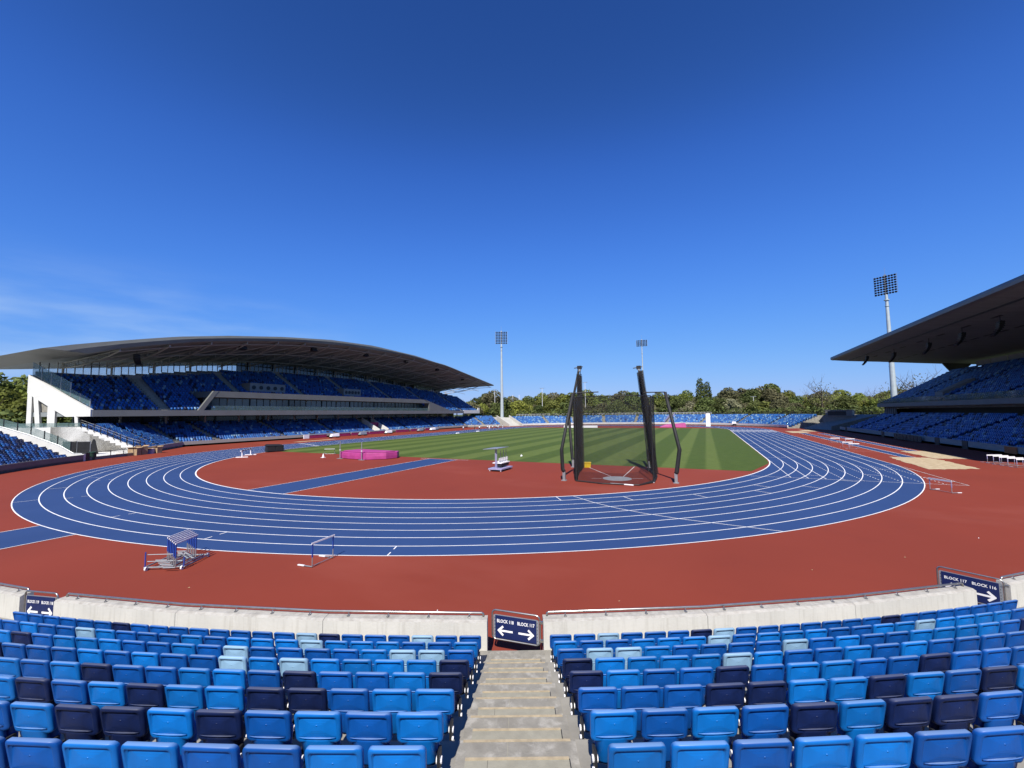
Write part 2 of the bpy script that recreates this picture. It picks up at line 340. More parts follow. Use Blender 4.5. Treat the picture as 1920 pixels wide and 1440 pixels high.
# lines
g = MB()
for k in range(10):
    r = 36.5+1.22*k; wd = .11 if k == 0 else .060
    ring(g, r-wd/2, r+wd/2, .009, 128)
def seg(a, b, wd=.05, z=.0125, dash=None, mb=None):
    mb = mb or g; a = Vector(a); b = Vector(b); d = (b-a); L = d.length; d.normalize(); n = Vector((-d.y, d.x))*wd/2
    t = 0
    while t < L-1e-6:
        e = min(L, t+(dash[0] if dash else L)); p, q_ = a+d*t, a+d*e
        mb.add([(p.x-n.x, p.y-n.y, z), (q_.x-n.x, q_.y-n.y, z), (q_.x+n.x, q_.y+n.y, z), (p.x+n.x, p.y+n.y, z)], [(0, 1, 2, 3)])
        t = e+(dash[1] if dash else 1)
def polyl(pts, wd=.05, z=.0125):
    for i in range(len(pts)-1): seg(pts[i], pts[i+1], wd, z)
# radial marks in lanes
def radial(lane, ang, wd=.05, gap=None, z=.0125):
    r0, r1 = 36.5+1.22*lane, 36.5+1.22*(lane+1); u = (math.sin(ang), -math.cos(ang))
    if gap:
        seg((u[0]*r0, u[1]*r0), (u[0]*(r0+gap), u[1]*(r0+gap)), wd, z); seg((u[0]*(r1-gap), u[1]*(r1-gap)), (u[0]*r1, u[1]*r1), wd, z)
    else: seg((u[0]*r0, u[1]*r0), (u[0]*r1, u[1]*r1), wd, z)
for lane, px, py, gp in ((8, -13, -45.2, None), (7, -18.4, -41.9, None), (6, -23.5, -37.9, None), (6, -11.2, -42.1, .4), (5, -20.1, -37.3, .35), (4, -28, -33.1, None),
                         (6, -1.08, -44.5, .42), (7, 8.6, -44.8, .42), (8, 18.1, -43.4, .42), (0, 21.1, -30.6, None), (1, 25.4, -28.9, None), (2, 29.7, -26.3, None), (3, 33.5, -23.1, None),
                         (4, 37, -19.8, None), (5, 40.3, -15.6, None), (6, 43.2, -11.2, None), (7, 45.6, -6.6, None), (8, 46.8, -2.2, None), (2, 32, -19.5, None), (3, 37.5, -12.8, None)):
    radial(lane, math.atan2(px, -py), gap=gp)
polyl([(21.75, -29.42), (23.4, -30.8), (25.0, -31.85), (26.7, -32.6), (28.64, -33.16), (30.2, -33.41), (31.71, -33.61), (33.23, -33.84)])
for k in range(10):                                      # sprint start extension
    x = 36.5+1.22*k
    if k <= 2: seg((x, 0), (x, -15.1))
    else: seg((x, 0), (x, -15.1), .05, dash=(.30, .30) if k < 9 else None)
seg((33.1, -15.25), (47.5, -15.1)); seg((47.5, 0), (47.5, -15.1)); seg((46.3, -11.2), (47.5, -13.4))
for k in range(9):
    x0, x1 = 36.5+1.22*k, 37.72+1.22*k
    for yy in (2.0+k*.55, 11.5+k*.8, 17.3, 25.9-.6*k, 40.5):
        seg((x0, yy), (x1, yy), .05)
    seg((x0, 93-9+.5*k), (x1, 93-9+.5*k), .05)
    for q2 in range(4): seg((x0+.2, 74+q2*3.1), (x1-.2, 74+q2*3.1), .9)
    seg((x0, 70), (x1, 70), .3)
for k in range(9):
    x0, x1 = -36.5-1.22*k, -37.72-1.22*k
    seg((x0-.15, -1+.5*k), (x1+.15, -1+.5*k), .28); seg((x0, 8), (x1, 8), .06); seg((x0, 17), (x1, 17), .06)
# runway edge lines
for xx in (-2.35, 1.85):
    seg((xx, -12.9), (xx, -36.4), .06); seg((xx, -47.5), (xx, -50.6 if xx < 0 else -52.3), .06)
seg((-3.8, -12.85), (3.4, -12.85), .07)
g.build('track_line_markings', 'line', kind='structure')
# long jump runways, sand
g = MB()
for a, b, y0, y1 in ((50.9, 52.2, 7, 66), (54.6, 55.85, 16.8, 66)):
    g.add([(a, y0, .004), (b, y0, .004), (b, y1, .004), (a, y1, .004)], [(0, 1, 2, 3)])
g.build('jump_runway', 'blue', kind='structure')
g = MB()
for a, b, y0, y1 in ((50.9, 52.2, 7, 66), (54.6, 55.85, 16.8, 66)):
    for xx in (a, b): seg((xx, y0), (xx, y1), .07, .009, mb=g)
for y in (34.5, 43): seg((50.9, y), (52.2, y), .2, .010, mb=g)
g.build('jump_runway_lines', 'line', kind='structure')
def sandpit(pts):
    g = MB(); n = 18; a, b, c, d = [Vector((*p, 0)) for p in pts]; vs = []
    for i in range(n+1):
        for j in range(n+1):
            p = a.lerp(b, i/n).lerp(d.lerp(c, i/n), j/n)
            e = min(i, n-i, j, n-j)
            if e == 0: p = p+Vector((rng.normal()*.09, rng.normal()*.13, 0))
            vs.append((p.x, p.y, .012+(.035*rng.random() if e > 0 else 0)))
    g.add(vs, [(i*(n+1)+j, (i+1)*(n+1)+j, (i+1)*(n+1)+j+1, i*(n+1)+j+1) for i in range(n) for j in range(n)])
    g.build('sand_pit', 'sand', kind='structure', smooth=True)
sandpit([(48.9, -5.2), (53.3, -3.2), (53.4, 7), (49.7, 6.8)])
sandpit([(53.6, 6.2), (57.0, 6.9), (56.4, 17), (53.7, 16)])
sandpit([(49.5, 67), (53.4, 67), (53.4, 77), (49.5, 77)])
sandpit([(53.9, 76), (57.4, 76), (57.4, 86), (53.9, 86)])
sandpit([(-52.4, 5.5), (-51.2, 5.5), (-50.7, 16), (-52, 16)])

# ------------------------------------------------------------------ near stand (ours)
C0 = Vector((3.36, .38)); A0 = R_(24.98); RC = 63.56
def pol(R, th, z=0, C=C0, a0=A0):
    a = a0+th; return Vector((C.x+R*math.sin(a), C.y-R*math.cos(a), z))
GA = R_(13.7)
TZ = lambda k: .30+.287*(k-1)                # tread height of row k
RR = lambda k: 54.59+.79*(k-1)               # radius of the seat tops in row k
def sweep(mb, prof, ths, mi=0, C=C0, a0=A0, cap=True):
    loops = [[pol(R, t, z, C, a0) for R, z in prof] for t in ths]
    n = len(prof); vs = [p for l in loops for p in l]; fs = []
    for i in range(len(ths)-1):
        for j in range(n): fs.append((i*n+j, (i+1)*n+j, (i+1)*n+(j+1) % n, i*n+(j+1) % n))
    if cap: fs += [tuple(range(n)), tuple((len(ths)-1)*n+j for j in range(n))[::-1]]
    return mb.add(vs, fs, mi)
NR = 14
ths = [R_(-34)+R_(68)*i/50 for i in range(51)]
stand = empty('spectator_terrace', pol(58, 0, 0), label='stepped concrete terrace under the nearest blue seats', cat='terrace')
stand.location = (0, 0, 0)
prof = [(53.72, -.3), (53.72, .30)]
for k in range(1, NR+1):
    prof += [(RR(k)+.10, TZ(k)), (RR(k)+.10, TZ(k+1))]
prof += [(RR(NR)+.8, TZ(NR+1)), (RR(NR)+.8, -.3)]
g = MB(); sweep(g, prof, ths); g.build('stepped_deck', 'terrace', stand)
for ac in (-GA, 0, GA):                                        # aisle steps
    for k in range(0, 12):
        # slab covering the tread inside the aisle (mottled) and the half step (tan)
        r0 = 53.73 if k == 0 else RR(k)+.10-.79+.0; r1 = RR(k)+.10 if k else RR(1)+.10-.79
        if k == 0: continue
        zt = TZ(k)
        g = MB(); hw = .655
        def band(ra, rb, z0, z1, h0=-hw, h1=hw, mi=0):
            a = [pol(ra, ac+h0/ra, z0), pol(ra, ac+h1/ra, z0), pol(rb, ac+h1/rb, z0), pol(rb, ac+h0/rb, z0)]
            b = [v+Vector((0, 0, z1-z0)) for v in a]; g.hexa(a, b, mi)
        ra0 = r0 if k > 1 else 53.74
        band(ra0+.003, r1-.36, zt-.2, zt+.008, mi=0)            # flat tread slab
        band(ra0-.004 if k > 1 else 53.742, ra0+.028, zt-.05, zt+.012, -.6, .6, mi=2) if k > 1 else None
        band(r1-.36, r1-.002, zt-.05, zt+.0085, mi=0)
        band(r1-.36, r1-.003, zt+.0, zt+.150, -.53, .53, mi=1)
        band(r1-.368, r1-.338, zt+.11, zt+.156, -.53, .53, mi=2)
        band(r1-.362, r1-.003, zt+.0, zt+.140, .532, .542, mi=4); band(r1-.362, r1-.003, zt+.0, zt+.012, -.545, -.532, mi=4)  # dark strips paint in the shadow line beside the half step
        band(ra0+.03, r1-.37, zt-.01, zt+.010, -.104, -.098, mi=1); band(r1-.365, r1-.003, zt+.1, zt+.152, -.30, -.297, mi=4) if k % 2 else None
        for sx in (-.28, .30):
            if k % 3 == 1: band(r1-.05, r1-.003, zt+.15, zt+.165, sx-.03, sx+.03, mi=3)
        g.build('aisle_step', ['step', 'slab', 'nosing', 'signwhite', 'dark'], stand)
# front wall: panels between the gates
blocks = [(-3*GA, -2*GA), (-2*GA, -GA), (-GA, 0), (0, GA), (GA, 2*GA)]
wl = {-2: 'pale concrete front wall left of the left gate with steel rail', -1: 'long pale concrete front wall between left gate and central gate',
      0: 'long pale concrete front wall between central gate and right gate', 1: 'pale concrete front wall right of the right gate with steel rail'}
for bi, (a, b) in enumerate(blocks):
    if bi == 0: continue
    op = .645/53.6
    wall = empty('front_wall', (0, 0, 0), label=wl[bi-3], cat='wall', group='concrete front walls between the gates')
    t0, t1 = a+op, b-op; n = 3
    g = MB(); rail = []
    for i in range(n):
        s0 = lerp(t0, t1, i/n)+(.005/53.6 if i else 0); s1 = lerp(t0, t1, (i+1)/n)-(.005/53.6 if i < n-1 else 0)
        pr = [(53.72, -.2), (53.72, .91), (53.65, .945), (53.44, .95), (53.43, -.2)]
        loops = [[pol(R, t, z) for R, z in pr] for t in (s0, s1)]
        N = 5; vs = [p for l in loops for p in l]
        g.add(vs, [(0, 5, 6, 1), (3, 8, 9, 4), (4, 9, 5, 0), (0, 1, 2, 3, 4), (9, 8, 7, 6, 5)], 0)
        g.add(vs, [(1, 6, 7, 2), (2, 7, 8, 3)], 1)
    g.build('wall_panels', ['conc', 'coping'], wall)
    g = MB(); hh = 1.035; Rr = 53.50
    pts = [pol(Rr, t0+.012/1, .97), pol(Rr, t0+.0125, 1.01), pol(Rr, t0+.0135, hh)]
    pts = [pol(Rr, t0+.10/53.6, .955), pol(Rr, t0+.10/53.6, 1.01), pol(Rr, t0+.14/53.6, hh)]
    for i in range(1, n): pts.append(pol(Rr, lerp(t0, t1, i/n), hh))
    pts += [pol(Rr, t1-.14/53.6, hh), pol(Rr, t1-.10/53.6, 1.01), pol(Rr, t1-.10/53.6, .955)]
    g.tube(pts, .025, 10); g.build('handrail', 'steel', wall, smooth=True)
    nb = 12
    for i in range(nb):
        t = lerp(t0, t1, (i+.55)/nb); g = MB()
        g.tube([pol(Rr+.01, t, hh-.02), pol(Rr+.04, t, 1.0), pol(Rr+.045, t, .955)], .013, 6)
        X = pol(Rr+.045, t, .952); g.tube([X, X+Vector((0, 0, .012))], .035, 8)
        g.build('rail_bracket', 'steel', wall, smooth=False)
    if True:
        pass

# gates with block signs
def text_mesh(body, size, X, mb_name, parent, m='signwhite', width=None, ext=.0008, off=.008):
    cu = bpy.data.curves.new(mb_name, 'FONT'); cu.body = body; cu.size = size; cu.align_x = 'CENTER'; cu.align_y = 'CENTER'
    cu.extrude = ext; cu.offset = off*size; cu.resolution_u = 2
    o = bpy.data.objects.new(mb_name, cu); col.objects.link(o)
    dg = bpy.context.evaluated_depsgraph_get(); me = bpy.data.meshes.new_from_object(o.evaluated_get(dg))
    bpy.data.objects.remove(o); bpy.data.curves.remove(cu)
    xs = [v.co.x for v in me.vertices]; wcur = max(xs)-min(xs)
    s = (width/wcur) if width else 1
    me.transform(X @ Matrix.Diagonal((s, 1, 1, 1)))
    me.materials.clear(); me.materials.append(M[m])
    ob = bpy.data.objects.new(mb_name, me); col.objects.link(ob); ob.parent = parent; return ob
def gate(pL, pR, z0, z1, txt, label):
    """pL, pR: 2D ends as seen from the seats"""
    pL, pR = Vector((*pL, 0)), Vector((*pR, 0)); d = (pR-pL); W = d.length; d.normalize()
    root = empty('gate', (pL+pR)/2+Vector((0, 0, z0)), math.atan2(d.y, d.x), label, 'gate', 'entrance gates in the front wall')
    H_ = z1-z0; hw = W/2; r = .10
    def rr(hw, h0, h1, r, y=0, n=5):
        P = []
        for cx, cz, a0 in ((hw-r, h1-r, 0), (-hw+r, h1-r, 90), (-hw+r, h0+r, 180), (hw-r, h0+r, 270)):
            for i in range(n+1):
                a = R_(a0+90*i/n); P.append((cx+r*math.cos(a), y, cz+r*math.sin(a)))
        return P
    g = MB(); g.tube(rr(hw, 0, H_, r), .021, 8, closed=True); g.build('gate_frame', 'steel', root, smooth=True)
    g = MB(); P = rr(hw-.03, .03, H_-.10, .04); n = len(P)
    g.loft([[Vector(p) for p in P], [Vector(p)+Vector((0, .006, 0)) for p in P]])
    for sx in (-1, 1):
        for i in range(7): g.tube([(sx*(hw-.065), -.004, .10+i*.078), (sx*(hw-.065), .002, .10+i*.078)], .009, 8, 1)
    g.build('infill_panel', ['perf', 'black'], root)
    a = .86*hw
    s0_, s1_ = .04, H_-.115; hs_ = s1_-s0_; g = MB(); g.box(-a, a, -.016, -.006, s0_, s1_); sg = g.build('sign', 'navy', root)
    X0 = Matrix.Rotation(R_(90), 4, 'X')
    for sx, tx in ((-1, txt[0]), (1, txt[1])):
        zc = s0_+hs_*.76; X = Matrix.Translation((sx*a*.5, -.0175, zc)) @ X0
        text_mesh(tx, .105, X, 'sign_text', sg, width=a*.82, off=.018)
        g = MB(); c = sx*a*.5; za = s0_+hs_*.34; L = a*.36
        zb = .0185
        # arrow: shaft and two head strokes
        def stroke(p, q, wd, y):
            p, q = Vector(p), Vector(q); dd = (q-p).normalized(); nn = Vector((-dd.y, dd.x))*wd/2
            g.hexa([(p.x-nn.x, y, p.y-nn.y), (q.x-nn.x, y, q.y-nn.y), (q.x+nn.x, y, q.y+nn.y), (p.x+nn.x, y, p.y+nn.y)],
                   [(v[0], y-.001, v[1]) for v in ((p.x-nn.x, p.y-nn.y), (q.x-nn.x, q.y-nn.y), (q.x+nn.x, q.y+nn.y), (p.x+nn.x, p.y+nn.y))])
        stroke((c-sx*L, za), (c+sx*L*.8, za), hs_*.085, -.0165)
        stroke((c+sx*L*.30, za+hs_*.20), (c+sx*L*1.0, za-.012), hs_*.092, -.0172)
        stroke((c+sx*L*.30, za-hs_*.20), (c+sx*L*1.0, za+.012), hs_*.092, -.0180)
        g.build('arrow', 'signwhite', sg)
    for zz in (.12, H_-.14): g = MB(); g.box(hw-.01, hw+.09, -.03, .03, zz-.025, zz+.025); g.build('hinge', 'steel', root)
    return root
def gate_at(ac, rL, rR, txt, label, wL=.55, wR=.57, z0=.30, z1=1.06):
    a = pol(rL, ac-wL/rL); b = pol(rR, ac+wR/rR); return gate((a.x, a.y), (b.x, b.y), z0, z1, txt, label)
gate_at(0, 53.25, 53.62, ('BLOCK 118', 'BLOCK 117'), 'central steel gate with navy sign BLOCK 118 and BLOCK 117, left end swung out', z0=.335, z1=1.0)
gate_at(-GA, 53.66, 53.60, ('BLOCK 119', 'BLOCK 118'), 'left steel gate with navy sign BLOCK 119 and BLOCK 118, partly behind seats')
gate((36.12, -40.74), (37.20, -41.40), .34, 1.10, ('BLOCK 117', 'BLOCK 116'), 'right steel gate with navy sign BLOCK 117 and BLOCK 116, partly behind the wall end')

# ---- the near seats
def rrect(w0, w1, z0, z1, rt, rb, n=4):
    P = []
    for cx, cz, a0, r in ((w1-rt, z1-rt, 0, rt), (-w1+rt, z1-rt, 90, rt), (-w0+rb, z0+rb, 180, rb), (w0-rb, z0+rb, 270, rb)):
        for i in range(n+1):
            a = R_(a0+90*i/n); P.append((cx+r*math.cos(a), cz+r*math.sin(a)))
    return P
def seat_meshes(key):
    def P3(l, y, tilt, zc, curve):
        f = y if callable(y) else (lambda z_: y)
        return [Vector((x, f(z)+(z-zc)*tilt-curve*x*x, z)) for x, z in l]
    deep = lambda a: (lambda z_: lerp(.030, a, (z_-.54)/.20))
    # backrest, a shell with a rim turned back and a recessed panel
    t, zc, cv = .20, .60, .75
    g = MB()
    L = [P3(rrect(.222, .2265, .482, .788, .052, .045), -.012, t, zc, cv), P3(rrect(.225, .2285, .48, .79, .054, .045), -.004, t, zc, cv),
         P3(rrect(.225, .2285, .48, .79, .054, .045), .022, t, zc, cv), P3(rrect(.221, .2245, .484, .786, .052, .043), .031, t, zc, cv),
         P3(rrect(.198, .199, .508, .762, .042, .03), .034, t, zc, cv), P3(rrect(.188, .190, .540, .752, .038, .016), .028, t, zc, cv),
         P3(rrect(.185, .186, .543, .748, .034, .014), deep(.000), t, zc, cv), P3(rrect(.172, .172, .555, .73, .03, .012), deep(.000), t, zc, cv)]
    g.loft(L, cap0=False, cap1=False)
    # panel surfaces as grids of strips
    def cap(l, yoff):
        ff = yoff if callable(yoff) else (lambda z_: yoff)
        n = len(l); c = [Vector((x*.5, 0, 0)) for x in (0,)]
        zm = (max(p.z for p in l)+min(p.z for p in l))/2; prev = l
        for q_ in (.8, .55, .3):
            mid = [Vector((p.x*q_, 0, lerp(zm, p.z, q_))) for p in l]
            mid = [Vector((p.x, ff(p.z)+(p.z-zc)*t-cv*p.x*p.x, p.z)) for p in mid]
            g.loft([prev, mid], cap0=False, cap1=False); prev = mid
        g.add(mid+[Vector((0, ff(zm)+(zm-zc)*t, zm))], [(i, (i+1) % n, n) for i in range(n)])
    cap(L[-1], deep(.000)); cap(L[0], -.012)
    # lip line under the panel
    g.tube([Vector((x, .037+(.545-zc)*t-cv*x*x, .541+.008*(1-(x/.18)**2))) for x in np.linspace(-.178, .178, 9)], .005, 6)
    g.tube([Vector((0, .006+(.665-zc)*t, .665)), Vector((0, .012+(.665-zc)*t, .665))], .007, 8)
    bk = g.mesh('backrest', key, True)
    # tipped-up seat pan in front of the back, hangs below it
    g = MB(); t2, zc2, cv2 = .10, .40, -.35
    def Q(l, y): return [Vector((x, y+(z-zc2)*t2+cv2*x*x, z)) for x, z in l]
    L = [Q(rrect(.15, .19, .20, .60, .05, .05), -.135), Q(rrect(.155, .195, .195, .605, .05, .05), -.12), Q(rrect(.155, .195, .195, .605, .05, .05), -.10),
         Q(rrect(.15, .188, .20, .60, .045, .05), -.085), Q(rrect(.13, .165, .225, .575, .04, .04), -.065), Q(rrect(.11, .14, .25, .55, .04, .04), -.060)]
    g.loft(L)
    # neck joining back and hinge
    L = [[Vector((x*s, y-.75*(x*s)**2, z)) for x, y in ((-1, .0), (-.5, .012), (0, .014), (.5, .012), (1, 0), (.5, -.016), (0, -.018), (-.5, -.016))] for s, z in ((.176, .538), (.175, .50), (.173, .44), (.170, .37), (.168, .31), (.172, .26), (.165, .235))]
    L = [[Vector((p.x, p.y+.014+(p.z-.60)*.2-max(0, .40-p.z)*.12, p.z)) for p in l] for l in L]
    g.loft(L)
    pan = g.mesh('seat', key, True)
    return bk, pan
def bracket_mesh():
    g = MB()
    for sx in (-1, 1):
        g.box(sx*.185-.012, sx*.185+.012, -.11, .02, .22, .40, 0)
        g.tube([(sx*.185-.028, -.045, .31), (sx*.185+.028, -.045, .31)], .032, 10, 1)
        g.tube([(sx*.20-.018, -.012, .235), (sx*.20+.018, -.012, .235)], .022, 8, 1)
        g.box(sx*.185-.016, sx*.185+.016, -.06, .10, .16, .22, 0)
    g.box(-.22, .22, -.035, .03, .15, .19, 0)
    g.box(-.03, .03, -.02, .12, .02, .17, 0)
    g.box(-.06, .06, .09, .12, .03, .20, 0)
    return g.mesh('bracket', ['dark', 'hwhite'])
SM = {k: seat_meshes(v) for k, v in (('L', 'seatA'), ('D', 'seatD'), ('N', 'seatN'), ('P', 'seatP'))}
BR = bracket_mesh()
rowsR = ['DDPDDDNPDDDDDDDNDDDDDDD', 'LDDLLLPDLLLDDLLPLLLL', 'DPPLDDDDPDLDDLLLLDN', 'NLLLLPLDDLDLDDDD', 'NLDDNDLLDDNDDD', 'DDDNNLLNLDNL', 'LDLDNLNNDD', 'LLDLLDD']
rowsL = ['DDPDDDNPDDDDDDDDNDDDDDD', 'LDDLLLPLLLDLDDDLPDDLD', 'DPPLDDDDPDLDDLLLDN', 'NLLLLPLPDDLDLDDD', 'NLDDNDLLDDNLDL', 'LLDNNLLNLDNLD', 'LDLDNLNNLD', 'LLDDLLDD']
cname = {'L': 'azure', 'D': 'royal blue', 'N': 'navy', 'P': 'pale blue'}
proto = {}
def proj(p):
    d = Vector(p)-CAM; wz = d.dot(F_)
    return (960+776.22*d.dot(R2)/wz, 720-776.22*d.dot(U2)/wz, wz)
nseat = 0
far_seats = []          # (x, y, z, angle, colour index)
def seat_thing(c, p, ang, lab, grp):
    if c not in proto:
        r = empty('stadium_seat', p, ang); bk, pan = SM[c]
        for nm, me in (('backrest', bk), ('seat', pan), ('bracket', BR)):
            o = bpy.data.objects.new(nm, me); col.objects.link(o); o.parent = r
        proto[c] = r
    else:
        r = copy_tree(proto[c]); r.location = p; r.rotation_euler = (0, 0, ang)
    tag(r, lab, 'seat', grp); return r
for k in range(1, 10):
    for side in (-1, 1):
        codes = (rowsR if side > 0 else rowsL); code = codes[k-1] if k <= 8 else ''
        R = RR(k); nmax = int((GA*R-1.40)/.5)
        for i in range(nmax+12):
            beyond = i >= nmax
            lat = .715+.2285+.50*i if not beyond else .715+.2285+.5*i+1.30
            th = side*lat/R; p = pol(R, th, TZ(k))
            if k == 1 and False: pass
            top = proj(p+Vector((0, 0, .79)))
            tops = [proj(p+Vector((0, 0, zz))) for zz in (.79, .35)]
            if top[2] < .8 or not any(-45 < t_[0] < 1965 for t_ in tops) or top[1] > 1452: continue
            c = code[i] if i < len(code) else random.choice('LLLLDDDNNP' if k > 3 else 'LDDDDDDNP')
            ang = A0+th+math.pi-math.pi     # local +y points away from the field
            # local y axis outward from C0: direction (sin a, -cos a)
            a = A0+th; ang = math.atan2(-math.cos(a), math.sin(a))-math.pi/2
            if beyond: lab = f'{cname[c]} plastic seat, {ordn(k)} row from the front wall, {ordn(i-nmax+1)} beyond the {"right" if side>0 else "left"} gate'
            else: lab = f'{cname[c]} plastic seat, {ordn(k)} row from the front wall, {ordn(i+1)} {"right" if side>0 else "left"} of the central steps'
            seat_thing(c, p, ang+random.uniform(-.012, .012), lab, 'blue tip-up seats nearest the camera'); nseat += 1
print('near seats', nseat)

# ------------------------------------------------------------------ far seating, stamped into one mesh
def rnd_c(): return random.choices((0, 1, 2, 3), (42, 40, 12, 6))[0]
def row_seats(p, q, z, out, skip=None, sp=.5):
    """seats along p->q, out: outward unit vector (away from field)"""
    p, q = Vector(p), Vector(q); L = (q-p).length; n = int(L/sp); a = math.atan2(out[1], out[0])-math.pi/2
    for i in range(n):
        c = p.lerp(q, (i+.5)/n)
        if skip and skip(c, (i+.5)*sp, L): continue
        far_seats.append((c.x, c.y, z, a, rnd_c()))
def terrace_poly(mb, line, outs, rows, z0, dz, dx, off0, base=-.2, top_extra=0):
    """stepped deck along a polyline; outs: outward miter vector per vertex"""
    prof = [(0, base), (0, z0)]
    for k in range(rows): prof += [(off0+dx*(k+1), z0+dz*k), (off0+dx*(k+1), z0+dz*(k+1))]
    prof += [(off0+dx*rows+.6+top_extra, z0+dz*rows), (off0+dx*rows+.6+top_extra, base)]
    loops = [[Vector((P[0]+o[0]*d, P[1]+o[1]*d, z)) for d, z in prof] for P, o in zip(line, outs)]
    n = len(prof); vs = [v for l in loops for v in l]; fs = []
    for i in range(len(line)-1):
        for j in range(n): fs.append((i*n+j, (i+1)*n+j, (i+1)*n+(j+1) % n, i*n+(j+1) % n))
    fs += [tuple(range(n)), tuple((len(line)-1)*n+j for j in range(n))[::-1]]
    mb.add(vs, fs, 0)
def aisle_skip(pos, half=.7):
    def f(c, s, L): return any(abs(s/L-a) < half/L for a in pos)
    return f
def wall_line(line, outs, z1, th, name, m, parent, base=-.2, cop=None):
    g = MB(); pr = [(0, base), (0, z1), (th, z1), (th, base)]
    loops = [[Vector((P[0]+o[0]*d, P[1]+o[1]*d, z)) for d, z in pr] for P, o in zip(line, outs)]
    for a, b in zip(loops, loops[1:]):
        g.add(a+b, [(0, 4, 5, 1), (1, 5, 6, 2), (2, 6, 7, 3)])
    g.add(loops[0], [(0, 1, 2, 3)]); g.add(loops[-1], [(3, 2, 1, 0)])
    return g.build(name, m, parent)

# --- left arc block (front corner of the left end)
LB = empty('corner_terrace', (0, 0, 0), label='corner terrace of dark blue seats at the left edge with white flank wall', cat='terrace')
C1 = Vector((0, 0)); az0, az1 = R_(-36), R_(-55.6)
tt = [lerp(az0, az1, i/14) for i in range(15)]
line = [(C1.x+54.8*math.sin(t), C1.y-54.8*math.cos(t)) for t in tt]; outs = [(math.sin(t), -math.cos(t)) for t in tt]
g = MB(); terrace_poly(g, line, outs, 11, .30, .35, .80, .5); g.build('stepped_deck', 'terrace', LB)
wall_line(line, outs, .88, .22, 'front_wall', 'grey', LB)
for k in range(11):
    R = 54.8+.5+.80*(k+1)-.12
    for i in range(int(abs(az1-az0)*R/.5)):
        t = az0-(i+.5)*.5/R
        if abs(t-az1)*R < 1.2 or t < az1: continue
        far_seats.append((R*math.sin(t), -R*math.cos(t), .30+.35*k, math.atan2(-math.cos(t), math.sin(t))-math.pi/2, random.choices((0, 1, 2, 3), (12, 55, 33, 0))[0]))
# flank walls, concourse and ramp between it and the left stand
F1 = Vector((-45.25, -30.95, 0)); D1 = Vector((-.82, -.572, 0)).normalized()
F2 = Vector((-50.5, -22.3, 0)); D2 = Vector((-.85, -.527, 0)).normalized()
def flank(mb, F, D, th, pts, side, base=-.2):
    nrm = Vector((-D.y, D.x, 0))*th*side
    lo = [F+D*d+Vector((0, 0, base)) for d, z in pts]; hi = [F+D*d+Vector((0, 0, z)) for d, z in pts]
    for i in range(len(pts)-1):
        mb.hexa([lo[i], lo[i+1], lo[i+1]+nrm, lo[i]+nrm], [hi[i], hi[i+1], hi[i+1]+nrm, hi[i]+nrm])
g = MB(); flank(g, F1, D1, .35, [(0, .95), (1.3, 1.0), (2.9, 2.05), (6.5, 3.6), (9.4, 4.6), (16, 6.3)], -1)
g.build('flank_wall', 'white', LB)
g = MB(); n1 = Vector((-D1.y, D1.x, 0))
pts = [F1+D1*d-n1*.18+Vector((0, 0, z+.08)) for d, z in ((.3, .95), (1.3, 1.02), (2.9, 2.07), (6.5, 3.62), (9.4, 4.62), (16, 6.32))]
g.tube(pts, .045, 6); g.build('flank_handrail', 'galv', LB)
# glass balustrade with dark posts above flank
for i in range(8):
    d = 2.2+i*1.55; z = float(np.interp(d, [1.3, 2.9, 6.5, 9.4, 16], [1.0, 2.05, 3.6, 4.6, 6.3]))
    p = F1+D1*d-n1*.9; g = MB(); g.box(-.05, .05, -.05, .05, z-1.0, z+1.05, X=Matrix.Translation(p)); g.build('balustrade_post', 'dark', LB)
    if i < 7:
        z2 = float(np.interp(d+1.55, [1.3, 2.9, 6.5, 9.4, 16], [1.0, 2.05, 3.6, 4.6, 6.3])); q = p+D1*1.55
        g = MB(); e = n1*.012
        g.hexa([p-e+Vector((0, 0, z-.6)), q-e+Vector((0, 0, z2-.6)), q+e+Vector((0, 0, z2-.6)), p+e+Vector((0, 0, z-.6))],
               [p-e+Vector((0, 0, z+.95)), q-e+Vector((0, 0, z2+.95)), q+e+Vector((0, 0, z2+.95)), p+e+Vector((0, 0, z+.95))])
        g.build('balustrade_glass', 'glass', LB)
CP = empty('corner_concourse', (0, 0, 0), label='white walled raised concourse and ramp in the gap beside the left stand', cat='concourse')
g = MB()
# ramp floor rising to the concourse
a0_, b0_ = F1+D1*1.5-n1*1.2, F2+D2*.8
a1_, b1_ = F1+D1*17-n1*.6, F2+D2*13
b1_ = F2+D2*26-n2*.2 if False else F2+D2*26; a1_ = F1+D1*26-n1*.5
g.hexa([Vector((*v.xy, -.2)) for v in (a0_, b0_, b1_, a1_)], [Vector((a0_.x, a0_.y, .02)), Vector((b0_.x, b0_.y, .02)), Vector((b1_.x, b1_.y, 2.6)), Vector((a1_.x, a1_.y, 2.6))])
g.build('ramp', 'white', CP)
g = MB(); e9 = F2+D2*8.9; e10 = F2+D2*26; g.prism([(e9.x-.2, e9.y+.3), (e10.x-.2, e10.y+.3), (-110, -45), (-130, -20), (-95, 0), (-72, -14)], -.2, 3.95)
g.build('concourse_deck', 'white', CP)
